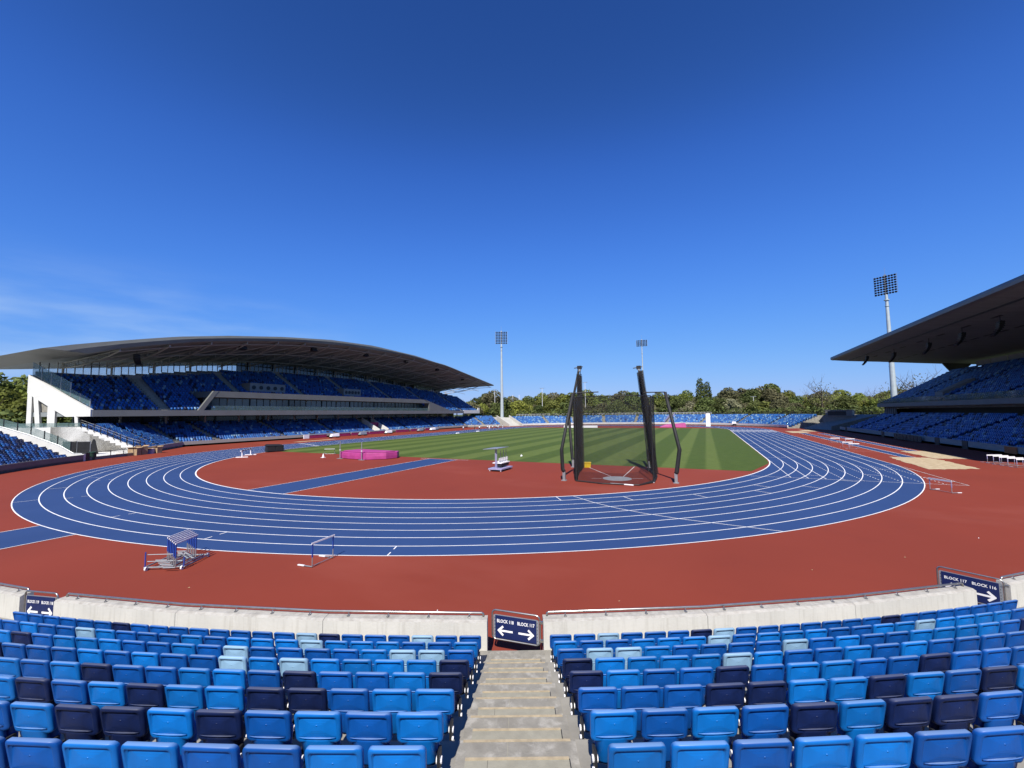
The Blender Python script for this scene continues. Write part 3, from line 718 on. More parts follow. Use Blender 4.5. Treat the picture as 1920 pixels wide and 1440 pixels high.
# low kerb wall across the gap with dark rail
g = MB(); e0, e1 = F1+D1*.3-n1*.8, F2+D2*-.4
dirv = (e1-e0).normalized(); nn = Vector((-dirv.y, dirv.x, 0))
g.hexa([e0+Vector((0, 0, -.2)), e1+Vector((0, 0, -.2)), e1+nn*.3+Vector((0, 0, -.2)), e0+nn*.3+Vector((0, 0, -.2))],
       [e0+Vector((0, 0, .42)), e1+Vector((0, 0, .42)), e1+nn*.3+Vector((0, 0, .42)), e0+nn*.3+Vector((0, 0, .42))])
g.build('kerb_wall', 'grey', CP)
g = MB(); g.tube([e0.lerp(e1, .15)+Vector((0, 0, 1.05)), e1+Vector((0, 0, 1.05))], .05, 6)
for t in (.15, .38, .6, .82, 1): p = e0.lerp(e1, t); g.tube([p+Vector((0, 0, .4)), p+Vector((0, 0, 1.05))], .045, 6)
g.build('kerb_railing', 'dark', CP)
g = MB()
pa = [F2+D2*9.4+Vector((-.2, .5, 3.95)), F2+D2*25+Vector((-.2, .5, 3.95))]
for a_, b_ in zip(pa, pa[1:]):
    n = max(2, int((b_-a_).length/1.6)); dv = (b_-a_).normalized(); e = Vector((-dv.y, dv.x, 0))*.015
    for i in range(n):
        p, q = a_.lerp(b_, i/n), a_.lerp(b_, (i+1)/n); h = Vector((0, 0, 1.15))
        h = MB(); h.hexa([p-e, q-e, q+e, p+e], [v+Vector((0, 0, 1.1)) for v in (p-e, q-e, q+e, p+e)]); h.build('parapet_glass', 'glass', CP)
        g.box(-.035, .035, -.035, .035, 0, 1.15, X=Matrix.Translation(p))
g.build('parapet_posts', 'dark', CP)

# ------------------------------------------------------------------ left covered grandstand
LS = empty('covered_grandstand', (0, 0, 0), label='large grandstand on the left under an arched grey roof with raked blue seats', cat='grandstand')
# lower tier
L0 = [(-50.5, -22.3), (-62, -11), (-62, 95.4), (-50.5, 106.7)]
O0 = [(-.85, -.527), (-1, -.30), (-1, .30), (-.85, .527)]
O0 = [(-.85, -.527), (-1, -.27), (-1, .27), (-.85, .527)]
g = MB(); terrace_poly(g, L0, O0, 11, .35, .37, .80, .7, top_extra=3); g.build('lower_deck', 'terrace', LS)
wall_line(L0, O0, 1.0, .2, 'front_wall', 'coping', LS)
for si in range(3):
    (ax, ay), (bx, by) = L0[si], L0[si+1]
    na = [.5] if si != 1 else [(i+.5)/7.0 for i in range(7)]
    for k in range(11):
        d = .7+.8*(k+1)-.12; p = (ax+O0[si][0]*d, ay+O0[si][1]*d); q = (bx+O0[si+1][0]*d, by+O0[si+1][1]*d)
        dv = Vector((q[0]-p[0], q[1]-p[1])).normalized(); on = (-dv.y, dv.x) if (-dv.y)*(-1) > 0 else (dv.y, -dv.x)
        def sk(c, s, L, na=na, si=si, k=k):
            if any(abs(s-a*L) < .65 for a in na) or s < .8 or L-s < .8: return True
            return si == 1 and 42.4 < c.y < 47.3 and k > 0
        row_seats(p, q, .35+.37*k, on, sk)
    for a in na:
        g = MB()
        for k in range(11):
            d0 = .7+.8*k; d1 = d0+.8; z = .35+.37*k
            P = lambda d, a=a: Vector((lerp(ax+O0[si][0]*d, bx+O0[si+1][0]*d, a), lerp(ay+O0[si][1]*d, by+O0[si+1][1]*d, a), 0))
            dv = Vector((bx-ax, by-ay, 0)).normalized()*.5
            g.hexa([P(d0+.4)-dv+Vector((0, 0, z)), P(d0+.4)+dv+Vector((0, 0, z)), P(d1)+dv+Vector((0, 0, z)), P(d1)-dv+Vector((0, 0, z))],
                   [P(d0+.4)-dv+Vector((0, 0, z+.18)), P(d0+.4)+dv+Vector((0, 0, z+.18)), P(d1)+dv+Vector((0, 0, z+.18)), P(d1)-dv+Vector((0, 0, z+.18))])
        g.build('aisle_steps', 'slab', LS)
# near flank wall of lower tier with stepped handrail
g = MB(); flank(g, F2, D2, .3, [(-.3, .85), (1.2, 1.15), (4.4, 2.6), (8.8, 4.4), (26, 4.35)], -1); g.build('flank_wall', 'white', LS)
zf = lambda d: float(np.interp(d, [-.3, 1.2, 4.4, 8.8, 14], [.85, 1.15, 2.6, 4.4, 4.4]))
n2 = Vector((-D2.y, D2.x, 0))
for i in range(10):
    d = .3+i*.95; g = MB(); p = F2+D2*d+n2*.12; g.box(-.05, .05, -.05, .05, zf(d)-.05, zf(d)+1.12, X=Matrix.Translation(p)); g.build('flank_rail_post', 'dark', LS)
g = MB()
for hh_ in (1.1, .75): g.tube([F2+D2*d+n2*.12+Vector((0, 0, zf(d)+hh_)) for d in (.3, 2, 4.4, 6.6, 8.85)], .02, 6)
g.build('flank_handrail', 'grey', LS)
# vomitory ramp with white walls (in the lower tier)
VR = g = MB()
for yy in (42.6, 46.6):
    g.hexa([Vector((-62.1, yy, 0)), Vector((-69.5, yy, 0)), Vector((-69.5, yy+.35, 0)), Vector((-62.1, yy+.35, 0))],
           [Vector((-62.1, yy, 1.3)), Vector((-69.5, yy, 4.9)), Vector((-69.5, yy+.35, 4.9)), Vector((-62.1, yy+.35, 1.3))])
g.box(-66.5, -66.2, 42.95, 46.6, .4, 3.4, 1)
g.build('vomitory_walls', ['white', 'pinkside'], LS)
# concourse back wall of lower tier: glazing and columns
g = MB(); g.box(-76.4, -76.0, -22, 106, 4.3, 6.2); g.build('concourse_glazing', 'glassd', LS)
for i in range(18):
    y = -17+i*7.4; g = MB(); g.tube([(-71.3, y, 4.2), (-71.3, y, 6.2)], .22, 10); g.build('column', 'truss', LS, smooth=True)
for y in (-8.5, -7.7, -1, 12.5, 14): 
    g = MB(); g.box(-75.98, -75.9, y, y+.8, 4.5, 6.0); g.build('door', 'clear' if y < -7 else 'backwall', LS)
# upper tier: slab and fascia
g = MB(); g.box(-79, -63.9, -22.6, 108.5, 6.20, 6.85); 
g.add([Vector(v) for v in ((-64, -23.7, 6.1), (-76, -27.6, 6.1), (-79, -22.6, 6.1), (-64, -22.6, 6.1), (-64, -23.7, 6.85), (-76, -27.6, 6.85), (-79, -22.6, 6.85), (-64, -22.6, 6.85))],
      [(0, 1, 2, 3), (4, 5, 6, 7), (0, 1, 5, 4), (1, 2, 6, 5)])
g.build('upper_slab', 'soffit', LS)
g = MB(); g.box(-64.1, -63.7, -23.7, 95, 6.02, 7.12); g.build('fascia', 'grey', LS)
g = MB(); g.box(-64.1, -63.7, 95.01, 108.6, 6.0, 7.4); g.box(-64.1, -63.7, 107.2, 108.6, 7.4, 8.4); g.build('end_fascia', 'white', LS)
BX0, BX1 = -5.4, 70.5       # glazed box front extents
def ntop(y): return interp(y, [(-27, 14), (-14, 15), (0, 19), (8, 22), (20, 24), (35, 25), (55, 24), (75, 22), (95, 18), (108, 14)])
URX, URZ = .80, .47
prevs = None
g = MB(); secs = []
yy = [-23.4+i*(131.8/44) for i in range(45)]
for j in range(44):
    ya, yb_ = yy[j], yy[j+1]; ym = (ya+yb_)/2; n = int(ntop(ym)); k0 = 9 if BX0-1.2 < ym < BX1+.5 else 0
    ske = (lambda x: 0)
    for k in range(k0, n):
        x0 = -64.3-URX*k; z = 7.0+URZ*k
        def sh(x, y): return y-max(0, (-64-x))*.33*max(0, min(1, (-12-y)/11)) 
        a = [Vector((x0, sh(x0, ya), 6.9)), Vector((x0, sh(x0, yb_), 6.9)), Vector((x0-URX, sh(x0-URX, yb_), 6.9)), Vector((x0-URX, sh(x0-URX, ya), 6.9))]
        g.hexa(a, [Vector((v.x, v.y, z)) for v in a])
        s = int((yb_-ya)/.5); 
        for i in range(s):
            y = ya+(i+.5)*(yb_-ya)/s
            if j in (3, 9, 15, 21, 27, 33, 39) and abs(y-ym) < .6: continue
            if 37.5 < y < 45 and 10 <= k < 14 or 8 < y < 18 and 10 <= k < 14: continue
            far_seats.append((x0-.68, sh(x0-.68, y), z, math.pi/2, rnd_c()))
    # back wall above seats
    zt = 7.0+URZ*n; xb = -64.3-URX*n
    a = [Vector((xb, sh(xb, ya), 6.9)), Vector((xb, sh(xb, yb_), 6.9)), Vector((xb-.3, sh(xb, yb_), 6.9)), Vector((xb-.3, sh(xb, ya), 6.9))]
    g.hexa(a, [Vector((v.x, v.y, zt+.45)) for v in a], 1)
    if j in (3, 9, 15, 21, 27, 33, 39):
        for k in range(k0, n):
            x0 = -64.3-URX*k; z = 7.0+URZ*k
            yc_ = sh(x0, ym); g.box(x0-URX, x0-.4, yc_-.45, yc_+.45, z, z+.23, 2)
g.build('upper_deck', ['terrace', 'backwall', 'slab'], LS)
for y0, y1 in ((8.2, 17.8), (37.7, 44.8)):
    g = MB(); g.box(-75.5, -72.2, y0, y1, 11.2, 14.1)
    for i in range(5):
        yv = y0+1+(y1-y0-2)*i/4; g.tube([(-72.1, yv, 13.0), (-72.15, yv, 13.0)], .5, 12, 1)
    g.build('press_box', ['backwall', 'dark'], LS)
# glazed boxes
g = MB()
g.hexa([Vector((-72, BX0-1.6, 6.9)), Vector((-64.05, BX0-1.6, 6.9)), Vector((-64.05, BX1+14, 6.9)), Vector((-72, BX1+14, 6.9))],
       [Vector((-72, BX0-1.6, 7.2)), Vector((-64.05, BX0-1.6, 7.2)), Vector((-64.05, BX1+14, 7.2)), Vector((-72, BX1+14, 7.2))])
g.hexa([Vector((-72.5, BX0+.2, 9.9)), Vector((-63.8, BX0+.2, 9.9)), Vector((-63.8, BX1, 9.9)), Vector((-72.5, BX1, 9.9))],
       [Vector((-72.5, BX0+1, 11.2)), Vector((-63.8, BX0+1, 11.2)), Vector((-63.8, BX1-3, 11.2)), Vector((-72.5, BX1-3, 11.2))])
# sloping end cheeks
g.hexa([Vector((-64.3, BX0-2.2, 7.1)), Vector((-63.75, BX0-2.2, 7.1)), Vector((-63.75, BX0-1.2, 7.1)), Vector((-64.3, BX0-1.2, 7.1))],
       [Vector((-64.3, BX0+.6, 11.2)), Vector((-63.75, BX0+.6, 11.2)), Vector((-63.75, BX0+1.6, 11.2)), Vector((-64.3, BX0+1.6, 11.2))])
g.add([Vector(v) for v in ((-63.75, BX1, 7.1), (-63.75, BX1+15, 7.1), (-63.75, BX1-2.5, 11.2), (-63.75, BX1, 9.9), (-66, BX1, 7.1), (-66, BX1+15, 7.1), (-66, BX1-2.5, 11.2), (-66, BX1, 9.9))],
      [(0, 1, 2, 3), (4, 5, 6, 7), (1, 5, 6, 2), (0, 4, 7, 3)])
g.build('box_frame', 'fascia', LS)
for i in range(15):
    ya, yb_ = lerp(BX0+.3, BX1, i/15), lerp(BX0+.3, BX1, (i+1)/15)
    g = MB(); g.box(-67.1, -67.0, ya+.08, yb_-.08, 7.25, 9.85); g.build('box_window', 'glazing', LS)
    g = MB(); g.box(-67.0, -66.8, ya-.07, ya+.07, 7.2, 9.9)
    for f in (.33, .66): g.box(-67.0, -66.9, lerp(ya, yb_, f)-.04, lerp(ya, yb_, f)+.04, 7.2, 9.9)
    g.build('mullion', 'truss' if i % 2 else 'dark', LS)
    g = MB(); g.box(-64.0, -63.98, ya+.03, yb_-.03, 7.15, 8.1); g.build('box_balustrade', 'glass', LS)
for i in range(60):
    y = lerp(BX0+1, BX1-1, (i+.5)/60)
    for xx in (-65.2, -66.1): far_seats.append((xx, y+random.uniform(-.2, .2), 7.2, math.pi/2, random.choice((1, 2, 2, 0))))
# sloping white end beam with legs
def bm_pt(d, z): return Vector((-64-.951*d, -23.6-.309*d, z))
g = MB(); nb_ = Vector((.309, -.951, 0))*.45
pb = [(-.15, 6.05), (4.75, 6.05), (8.2, 7.8), (12.7, 10.2)]; ptp = [(-.15, 7.2), (2, 8.2), (8, 11.2), (12.9, 13.5)]
lo = [bm_pt(d, z) for d, z in pb]; hi = [bm_pt(d, z) for d, z in ((-.15, 7.2), (4.75, 9.5), (8.2, 11.25), (12.7, 13.4))]
for i in range(3): g.hexa([lo[i], lo[i+1], lo[i+1]+nb_, lo[i]+nb_], [hi[i], hi[i+1], hi[i+1]+nb_, hi[i]+nb_])
g.build('end_beam', 'white', LS)
for d0, d1, zt in ((12.2, 12.1, 10.1), (11.0, 10.2, 9.6), (7.4, 7.35, 7.6), (8.0, 7.9, 8.0), (2.8, 2.5, 6.05)):
    g = MB(); a = bm_pt(d0, zt)+nb_*.5; b = bm_pt(d1, 3.9)+nb_*.5
    g.tube([a, b], .42 if d0 > 7 else .3, 4); g.build('raking_leg', 'white', LS)
for i in range(6):
    d = .6+i*2.0; z = lerp(7.4, 13.3, d/12.7); z2 = lerp(7.4, 13.3, (d+2)/12.7); p, q = bm_pt(d, z), bm_pt(d+1.95, z2); e = Vector((.309, -.951, 0))*.01
    h0 = 1.3 if i < 2 else 2.4
    g = MB(); g.hexa([p-e, q-e, q+e, p+e], [v+Vector((0, 0, h0)) for v in (p-e, q-e, q+e, p+e)]); g.build('glass_screen', 'glass', LS)
    g = MB(); g.box(-.06, .06, -.06, .06, 0, h0+.05, X=Matrix.Translation(p)); g.build('screen_post', 'galv', LS)
# roof
FT = [(-44, 13.0), (-34.7, 15.1), (-31.6, 16.3), (-26.4, 17.9), (-20.2, 19.5), (-12.9, 21.3), (-3.1, 23.1), (9.3, 24.9), (23.4, 26.4), (39.5, 27.1), (60.3, 26.5), (84.3, 24.4), (100, 22.1), (119.4, 19.6)]
FB = [(-44, 11.3), (-34.6, 13.5), (-31.4, 14.2), (-27.8, 15.6), (-23.7, 17.0), (-20.2, 18.2), (-8.7, 21.0), (2.1, 22.8), (13.6, 24.4), (31, 25.7), (54.5, 26.0), (78.5, 24.6), (104.7, 21.1), (119.4, 19.1)]
BB = [(-44, 14.0), (-29.2, 15.4), (-25.4, 16.25), (-22, 16.7), (-10.4, 17.9), (15.5, 20.7), (32, 21.0), (65, 20.3), (85, 18.8), (99, 17.8), (119.4, 16.0)]
ys = [-42+i*(161.4/54) for i in range(55)]
def rx(u): return lerp(-62, -90, u)   # roof depth
def soff(y, u):
    f, b = interp(y, FB), interp(y, BB); uu = (rx(u)+62)/(-24)
    return f+(b-f)*min(1.15, uu)**.9
def yc(y, u, top=False):
    return max(-30.6 if top else -25.4, min(y, lerp(119.4, 109, min(1, u*1.7))))
g = MB()
def rp(y, u, top=False):
    y = yc(y, u, top); zs = soff(y, u); return (lerp(-62, -90-16*max(0, min(1, (-y)/22)), u), y, max(zs+.5, interp(y, FT)-u*u*4*max(0, min(1, (y+29.2)/25))) if top else zs)
for j in range(54):
    ya, yb_ = ys[j], ys[j+1]; nu = 8
    for i in range(nu):
        u0, u1 = i/nu, (i+1)/nu
        for tp in (False, True):
            if yc(ya, u0, tp) < yc(yb_, u0, tp)-1e-6 or yc(ya, u1, tp) < yc(yb_, u1, tp)-1e-6:
                g.add([rp(ya, u0, tp), rp(ya, u1, tp), rp(yb_, u1, tp), rp(yb_, u0, tp)], [(0, 1, 2, 3)], 0 if tp else 1)
    b0, b1, t0_, t1_ = rp(ya, 0), rp(yb_, 0), rp(ya, 0, True), rp(yb_, 0, True)
    if t1_[1] > t0_[1]+1e-6:
        mid = lambda b, t: (-61.85, lerp(b[1], t[1], .5), lerp(b[2], t[2], .55))
        g.add([b0, mid(b0, t0_), t0_, b1, mid(b1, t1_), t1_], [(0, 1, 4, 3), (1, 2, 5, 4)], 0)
for y in (ys[0], ys[-1]):
    P = [rp(y, i/8) for i in range(9)]+[rp(y, i/8, 1) for i in range(9)]
    g.add(P, [(i, i+1, i+10, i+9) for i in range(8)], 0)
g.build('roof', ['fascia', 'soffit'], LS)
nt_ = 20
for i in range(nt_):
    y = -21+i*7.4; g = MB()
    if y > 116: break
    top = [Vector((rx(u), y, soff(y, u)-.15)) for u in np.linspace(.02, .86, 7)]
    dep = [.2, .7, 1.0, 1.2, 1.2, 1.1, .9]
    bot = [p-Vector((0, 0, d)) for p, d in zip(top, dep)]
    g.tube(top, .13, 6); g.tube(bot, .15, 6)
    for a in range(6): g.tube([bot[a], top[a+1]], .08, 5); g.tube([top[a], bot[a]], .07, 5)
    g.build('roof_truss', 'truss', LS)
    if i < 19:
        g = MB()
        for u, dz_ in ((.06, .4), (.3, 1.1), (.58, 1.3)):
            yn = y+7.4; g.tube([(rx(u), y, soff(y, u)-dz_), (rx(u), yn, soff(yn, u)-dz_)], .09, 5)
        g.tube([(rx(.3), y, soff(y, .3)-1.1), (rx(.05), y+7.4, soff(y+7.4, .05)-.4)], .09, 5)
        g.tube([(rx(.6), y, soff(y, .6)-1.2), (rx(.3), y+7.4, soff(y+7.4, .3)-.3)], .08, 5)
        g.build('roof_bracing', 'truss', LS)
    g = MB(); zb = 7+URZ*ntop(min(108, max(-24, y))); g.tube([(-84.6, y, zb-.5), (-84.6, y, soff(y, .8)-.3)], .2, 8); g.build('roof_column', 'truss', LS)
# window strip under the roof
for i in range(54):
    ya, yb_ = -24+i*2.45, -24+(i+1)*2.45
    ym = (ya+yb_)/2; xb = -85.0; uu = (xb+62)/-28; z0 = 6.9
    z1 = min(soff(ya, uu), soff(yb_, uu))-.05; zc_ = min(z1-.3, interp(ym, [(-24, 14.3), (-18, 14.6), (-11, 15.2), (3.7, 17.4), (15.8, 18.1), (30.8, 18.8), (62.8, 18.0), (96, 16.2), (119, 14.6)]))
    g = MB(); g.box(xb-.25, xb-.15, ya, yb_, z0-.05, zc_); g.build('upper_wall_panel', 'backwall', LS)
    g = MB(); g.box(xb-.22, xb-.2, ya+.06, yb_-.06, zc_, z1); g.build('clerestory_window', 'clear' if ym < 12 or 88 < ym < 100 else 'glassd', LS)
    for ym_, wd_ in ((ya, .06), ((ya+yb_)/2, .04)):
        g = MB(); g.box(xb-.3, xb-.1, ym_-wd_, ym_+wd_, zc_, z1+.2); g.build('window_bar', 'truss' if i % 3 else 'dark', LS)

# ------------------------------------------------------------------ right covered grandstand
RS = empty('roofed_grandstand', (0, 0, 0), label='shaded grandstand on the right under a flat tapering grey roof', cat='grandstand')
WX = 62.8; y0r, y1r = -14, 82.0
g = MB(); terrace_poly(g, [(WX, y1r), (WX, y0r)], [(1, .0), (1, 0)], 11, .35, .37, .80, .7, top_extra=8); g.build('lower_deck', 'terrace', RS)
wall_line([(WX, y1r), (WX, y0r)], [(1, 0), (1, 0)], 1.12, .25, 'front_wall', 'coping', RS)
for k in range(11):
    x = WX+.7+.8*(k+1)-.12
    row_seats((x, y1r-.8), (x, y0r), .35+.37*k, (1, 0), aisle_skip([.09, .24, .39, .54, .69, .84]))
for yg in (76.5, 52, 30, 22.3):
    g = MB(); g.box(WX-.06, WX+.02, yg-.7, yg+.7, 0, 1.15)
    g.build('wall_gate', 'dark', RS)
for yg in (34+i*1.4 for i in range(8)):
    g = MB(); g.box(WX-.5, WX-.45, yg, yg+1.25, .1, 1.1); g.build('barrier_panel', 'dark', RS)
g = MB(); g.box(71, 73, y0r, y1r-1, 6.2, 7.05); g.box(70.7, 71, y0r, y1r-1, 6.25, 7.1); g.build('upper_fascia', 'fascia', RS)
g = MB(); g.box(73, 88, y0r, y1r-1.2, 5.8, 6.3); g.build('upper_slab', 'soffit', RS)
g = MB(); g.box(77, 77.4, y0r, y1r-1, 4.0, 6.3); g.box(72.5, 77, y1r-1.6, y1r-1.2, 4.0, 5.79); g.build('concourse_wall', 'dark', RS)
for i in range(6):
    g = MB(); g.box(71.6, 72.0, 79-i*1.2, 79.2-i*1.2, 4.5, 6.2); g.build('screen_post', 'backwall', RS)
for i in range(48):
    g = MB(); y = y1r-1.2-i*2; g.box(70.86, 70.9, y-1.95, y, 7.1, 8.2); g.build('balustrade_glass', 'glass', RS)
g = MB()
for k in range(17):
    x0 = 71.2+.82*k; z = 7.0+.455*k
    g.box(x0, x0+.83, y0r, y1r-1.5, 6.3, z)
    row_seats((x0+.68, y1r-1.9), (x0+.68, y0r), z, (1, 0), aisle_skip([.13, .31, .49, .66, .85]))
g.build('upper_deck', 'terrace', RS)
g = MB(); g.hexa([Vector((70.9, y1r-1.5, 6.3)), Vector((85.3, y1r-1.5, 6.3)), Vector((85.3, y1r-1.2, 6.3)), Vector((70.9, y1r-1.2, 6.3))],
                 [Vector((70.9, y1r-1.5, 7.2)), Vector((85.3, y1r-1.5, 14.9)), Vector((85.3, y1r-1.2, 14.9)), Vector((70.9, y1r-1.2, 7.2))]); g.build('end_parapet', 'grey', RS)
g = MB()
for y, k in ((54, 2), (27, 2)):
    g = MB(); g.hexa([Vector((71.5+.82*k, y, 7)), Vector((71.5+.82*(k+6), y, 7)), Vector((71.5+.82*(k+6), y+3, 7)), Vector((71.5+.82*k, y+3, 7))],
           [Vector((71.5+.82*k, y, 9)), Vector((71.5+.82*(k+6), y, 11.6)), Vector((71.5+.82*(k+6), y+3, 11.6)), Vector((71.5+.82*k, y+3, 9))]); g.build('vomitory', 'backwall', RS)
# roof slab: aerofoil section
g = MB(); prr = [(62, 19.75), (62.05, 19.45), (62.6, 19.25), (66, 18.8), (72, 18.25), (80, 17.4), (88, 16.6), (98, 15.9), (98, 18), (88, 20), (75, 21.4), (66, 21.0), (62.6, 20.25), (62.08, 20.05)]
yr0, yr1 = -12, 83.0
def rsec(y, sx=1.): return [Vector((62+(x-62)*sx, y, z)) for x, z in prr]
n = len(prr)
g.loft([rsec(yr0), rsec(yr1)])
g.build('roof', 'soffit', RS)
g = MB(); g.loft([[Vector((x, y, z)) for x, z in ((61.93, 19.78), (61.98, 19.4), (62.55, 19.2), (62.6, 19.26), (62.06, 19.46), (62.01, 19.75), (62.09, 20.04), (62.6, 20.24), (62.55, 20.31), (62.02, 20.10))] for y in (yr0, yr1+.05)])
g.build('roof_edge_trim', 'grey', RS)
g = MB(); g.box(65.3, 65.5, yr0, yr1-3, 18.7, 18.9); g.build('soffit_groove', 'dark', RS)
for i in range(24):
    y = 78-i*3.9
    for x, zz in ((68+(i % 2)*1.3, 18.66), (74, 18.1)):
        g = MB(); g.hexa([Vector((x, y, zz-.1)), Vector((x+.35, y, zz-.13)), Vector((x+.35, y+2.2, zz-.13)), Vector((x, y+2.2, zz-.1))],
                         [Vector((x, y, zz+.1)), Vector((x+.35, y, zz+.1)), Vector((x+.35, y+2.2, zz+.1)), Vector((x, y+2.2, zz+.1))]); g.build('soffit_light', 'black', RS)
g = MB(); g.box(86.5, 87, y0r, y1r, 6.3, 15.0); g.build('back_wall', 'dark', RS)
g = MB(); g.hexa([Vector((85.6, 81.4, 14.8)), Vector((88, 81.4, 14.8)), Vector((88, 82, 14.8)), Vector((85.6, 82, 14.8))], [Vector((84.2, 81.4, 17.0)), Vector((90, 81.4, 17)), Vector((90, 82, 17)), Vector((84.2, 82, 17))])
g.build('end_strut', 'dark', RS)
for i in range(14):
    y = 73-i*5.6; g = MB(); g.box(86.6, 86.8, y-5.2, y, 15.2, 16.4); g.build('translucent_panel', 'clear' if False else 'backwall', RS)
# ramp wall at the far end of it
g = MB(); g.hexa([Vector((61.5, 84.5, 0)), Vector((75, 88, 0)), Vector((75, 88.5, 0)), Vector((61.5, 85, 0))], [Vector((61.5, 84.5, 1.1)), Vector((75, 88, 4.9)), Vector((75, 88.5, 4.9)), Vector((61.5, 85, 1.1))])
g.build('ramp_wall', 'terrace', RS)
g = MB(); g.hexa([Vector((57, 97, -.1)), Vector((62.5, 84.6, -.1)), Vector((75, 88.4, -.1)), Vector((69, 102, -.1))], [Vector((57, 97, .03)), Vector((62.5, 84.6, .03)), Vector((75, 88.4, 4.2)), Vector((69, 102, 4.2))])
g.build('service_ramp', 'terrace', RS)

# speakers hanging from the roofs
def line_array(x, y, z, rz, label):
    r = empty('line_array_speaker', (x, y, z), rz, label, 'speaker', 'speaker arrays under the roofs')
    g = MB(); g.tube([(0, -.4, .0), (0, .4, 0)], .05, 6); g.tube([(0, 0, 0), (0, 0, .9)], .04, 6); g.build('hanger', 'black', r)
    for i in range(7):
        a = R_(-4-9*i); xx = -.02*i*i; zz = -.28*i-.18
        X = Matrix.Translation((xx, 0, zz)) @ Matrix.Rotation(a*.8, 4, 'Y'); g = MB(); g.box(-.28, .28, -.45, .45, -.13, .13, X=X); g.build('cabinet', 'black', r)
for n_, (x, y) in enumerate(((65.4, 67), (67.5, 58), (68, 44), (68, 33), (68, 23.5))):
    line_array(x, y, 18.2-.1*(x-64) if n_ else 18.3, 0, ['black curved speaker array hanging at the far tip of the right roof', 'black speaker array second from the tip of right roof', 'black speaker array mid way along right roof underside',
        'black speaker array nearer along right roof underside', 'nearest black speaker array under the right roof at the picture edge'][n_])
line_array(-66, -17.2, 17.6, math.pi, 'large black speaker array hanging under the near end of left roof')
for i in range(6):
    y = 2+i*19; z = interp(y, FB)-1.3
    r = empty('roof_loudspeaker', (-65.5, y, z), 0, f'small black speaker cluster, {ordn(i+1)} from the near end under the left roof', 'speaker', 'speaker clusters under the left roof')
    g = MB(); g.hexa([Vector((-.5, -.8, -.5)), Vector((.5, -.8, -.3)), Vector((.5, .8, -.3)), Vector((-.5, .8, -.5))], [Vector((-.4, -.6, .4)), Vector((.4, -.6, .4)), Vector((.4, .6, .4)), Vector((-.4, .6, .4))]); g.build('cabinet', 'black', r)
    g = MB(); g.tube([(0, 0, .4), (0, 0, 1.2)], .05, 6); g.build('hanger', 'black', r)

# ------------------------------------------------------------------ far bend terrace
FS = empty('far_bend_terrace', (0, 0, 0), label='low open terrace of blue seats curving round the far bend', cat='terrace')
az = [R_(-56), R_(76)]; tt = [lerp(az[0], az[1], i/46) for i in range(47)]
line = [(54.8*math.sin(t), YF+54.8*math.cos(t)) for t in tt]; outs = [(math.sin(t), math.cos(t)) for t in tt]
g = MB(); terrace_poly(g, line, outs, 10, .35, .36, .80, .6, top_extra=2); g.build('stepped_deck', 'terrace', FS)
wall_line(line, outs, 1.0, .25, 'front_wall', 'white', FS)
ais = [R_(a) for a in (-41.3, -27.7, -14, .4, 15, 29.8, 46, 62)]
for k in range(10):
    R = 54.8+.6+.8*(k+1)-.12; n = int((az[1]-az[0])*R/.5)
    for i in range(n):
        t = az[0]+(i+.5)*.5/R
        if any(abs(t-a)*R < .75 for a in ais): continue
        far_seats.append((R*math.sin(t), YF+R*math.cos(t), .35+.36*k, math.atan2(math.cos(t), math.sin(t))-math.pi/2, random.choices((0, 1, 2, 3), (58, 20, 4, 18))[0]))
for ai, a in enumerate(ais):
    g = MB()
    for k in range(10):
        r1 = 54.8+.6+.8*(k+1); r0 = r1-.4; z = .35+.36*k; hw = .6
        A = [Vector((r*math.sin(a+s*hw/r), YF+r*math.cos(a+s*hw/r), z)) for r, s in ((r0, -1), (r0, 1), (r1, 1), (r1, -1))]
        g.hexa(A, [v+Vector((0, 0, .18)) for v in A])
    if ai == 4:
        for r0, r1, z0, z1 in ((55.2, 63.5, 1.0, 4.3),):
            for s in (-.9, .9):
                A = [Vector((r*math.sin(a+(s+e)/r), YF+r*math.cos(a+(s+e)/r), z)) for r, e, z in ((r0, 0, z0), (r0, .1, z0), (r1, .1, z1), (r1, 0, z1))]
                g.hexa(A, [v+Vector((0, 0, .9)) for v in A], 1)
    g.build('aisle_steps', ['slab', 'lilac'], FS)
g = MB(); tt2 = [lerp(az[0]+.05, R_(30), i/60) for i in range(61)]
g.tube([Vector((64.6*math.sin(t), YF+64.6*math.cos(t), 5.25)) for t in tt2], .05, 5)
g.tube([Vector((64.6*math.sin(t), YF+64.6*math.cos(t), 4.75)) for t in tt2], .03, 5)
for t in tt2: g.tube([Vector((64.6*math.sin(t), YF+64.6*math.cos(t), 3.9)), Vector((64.6*math.sin(t), YF+64.6*math.cos(t), 5.25))], .04, 5)
g.build('rear_railing', 'hwhite', FS)
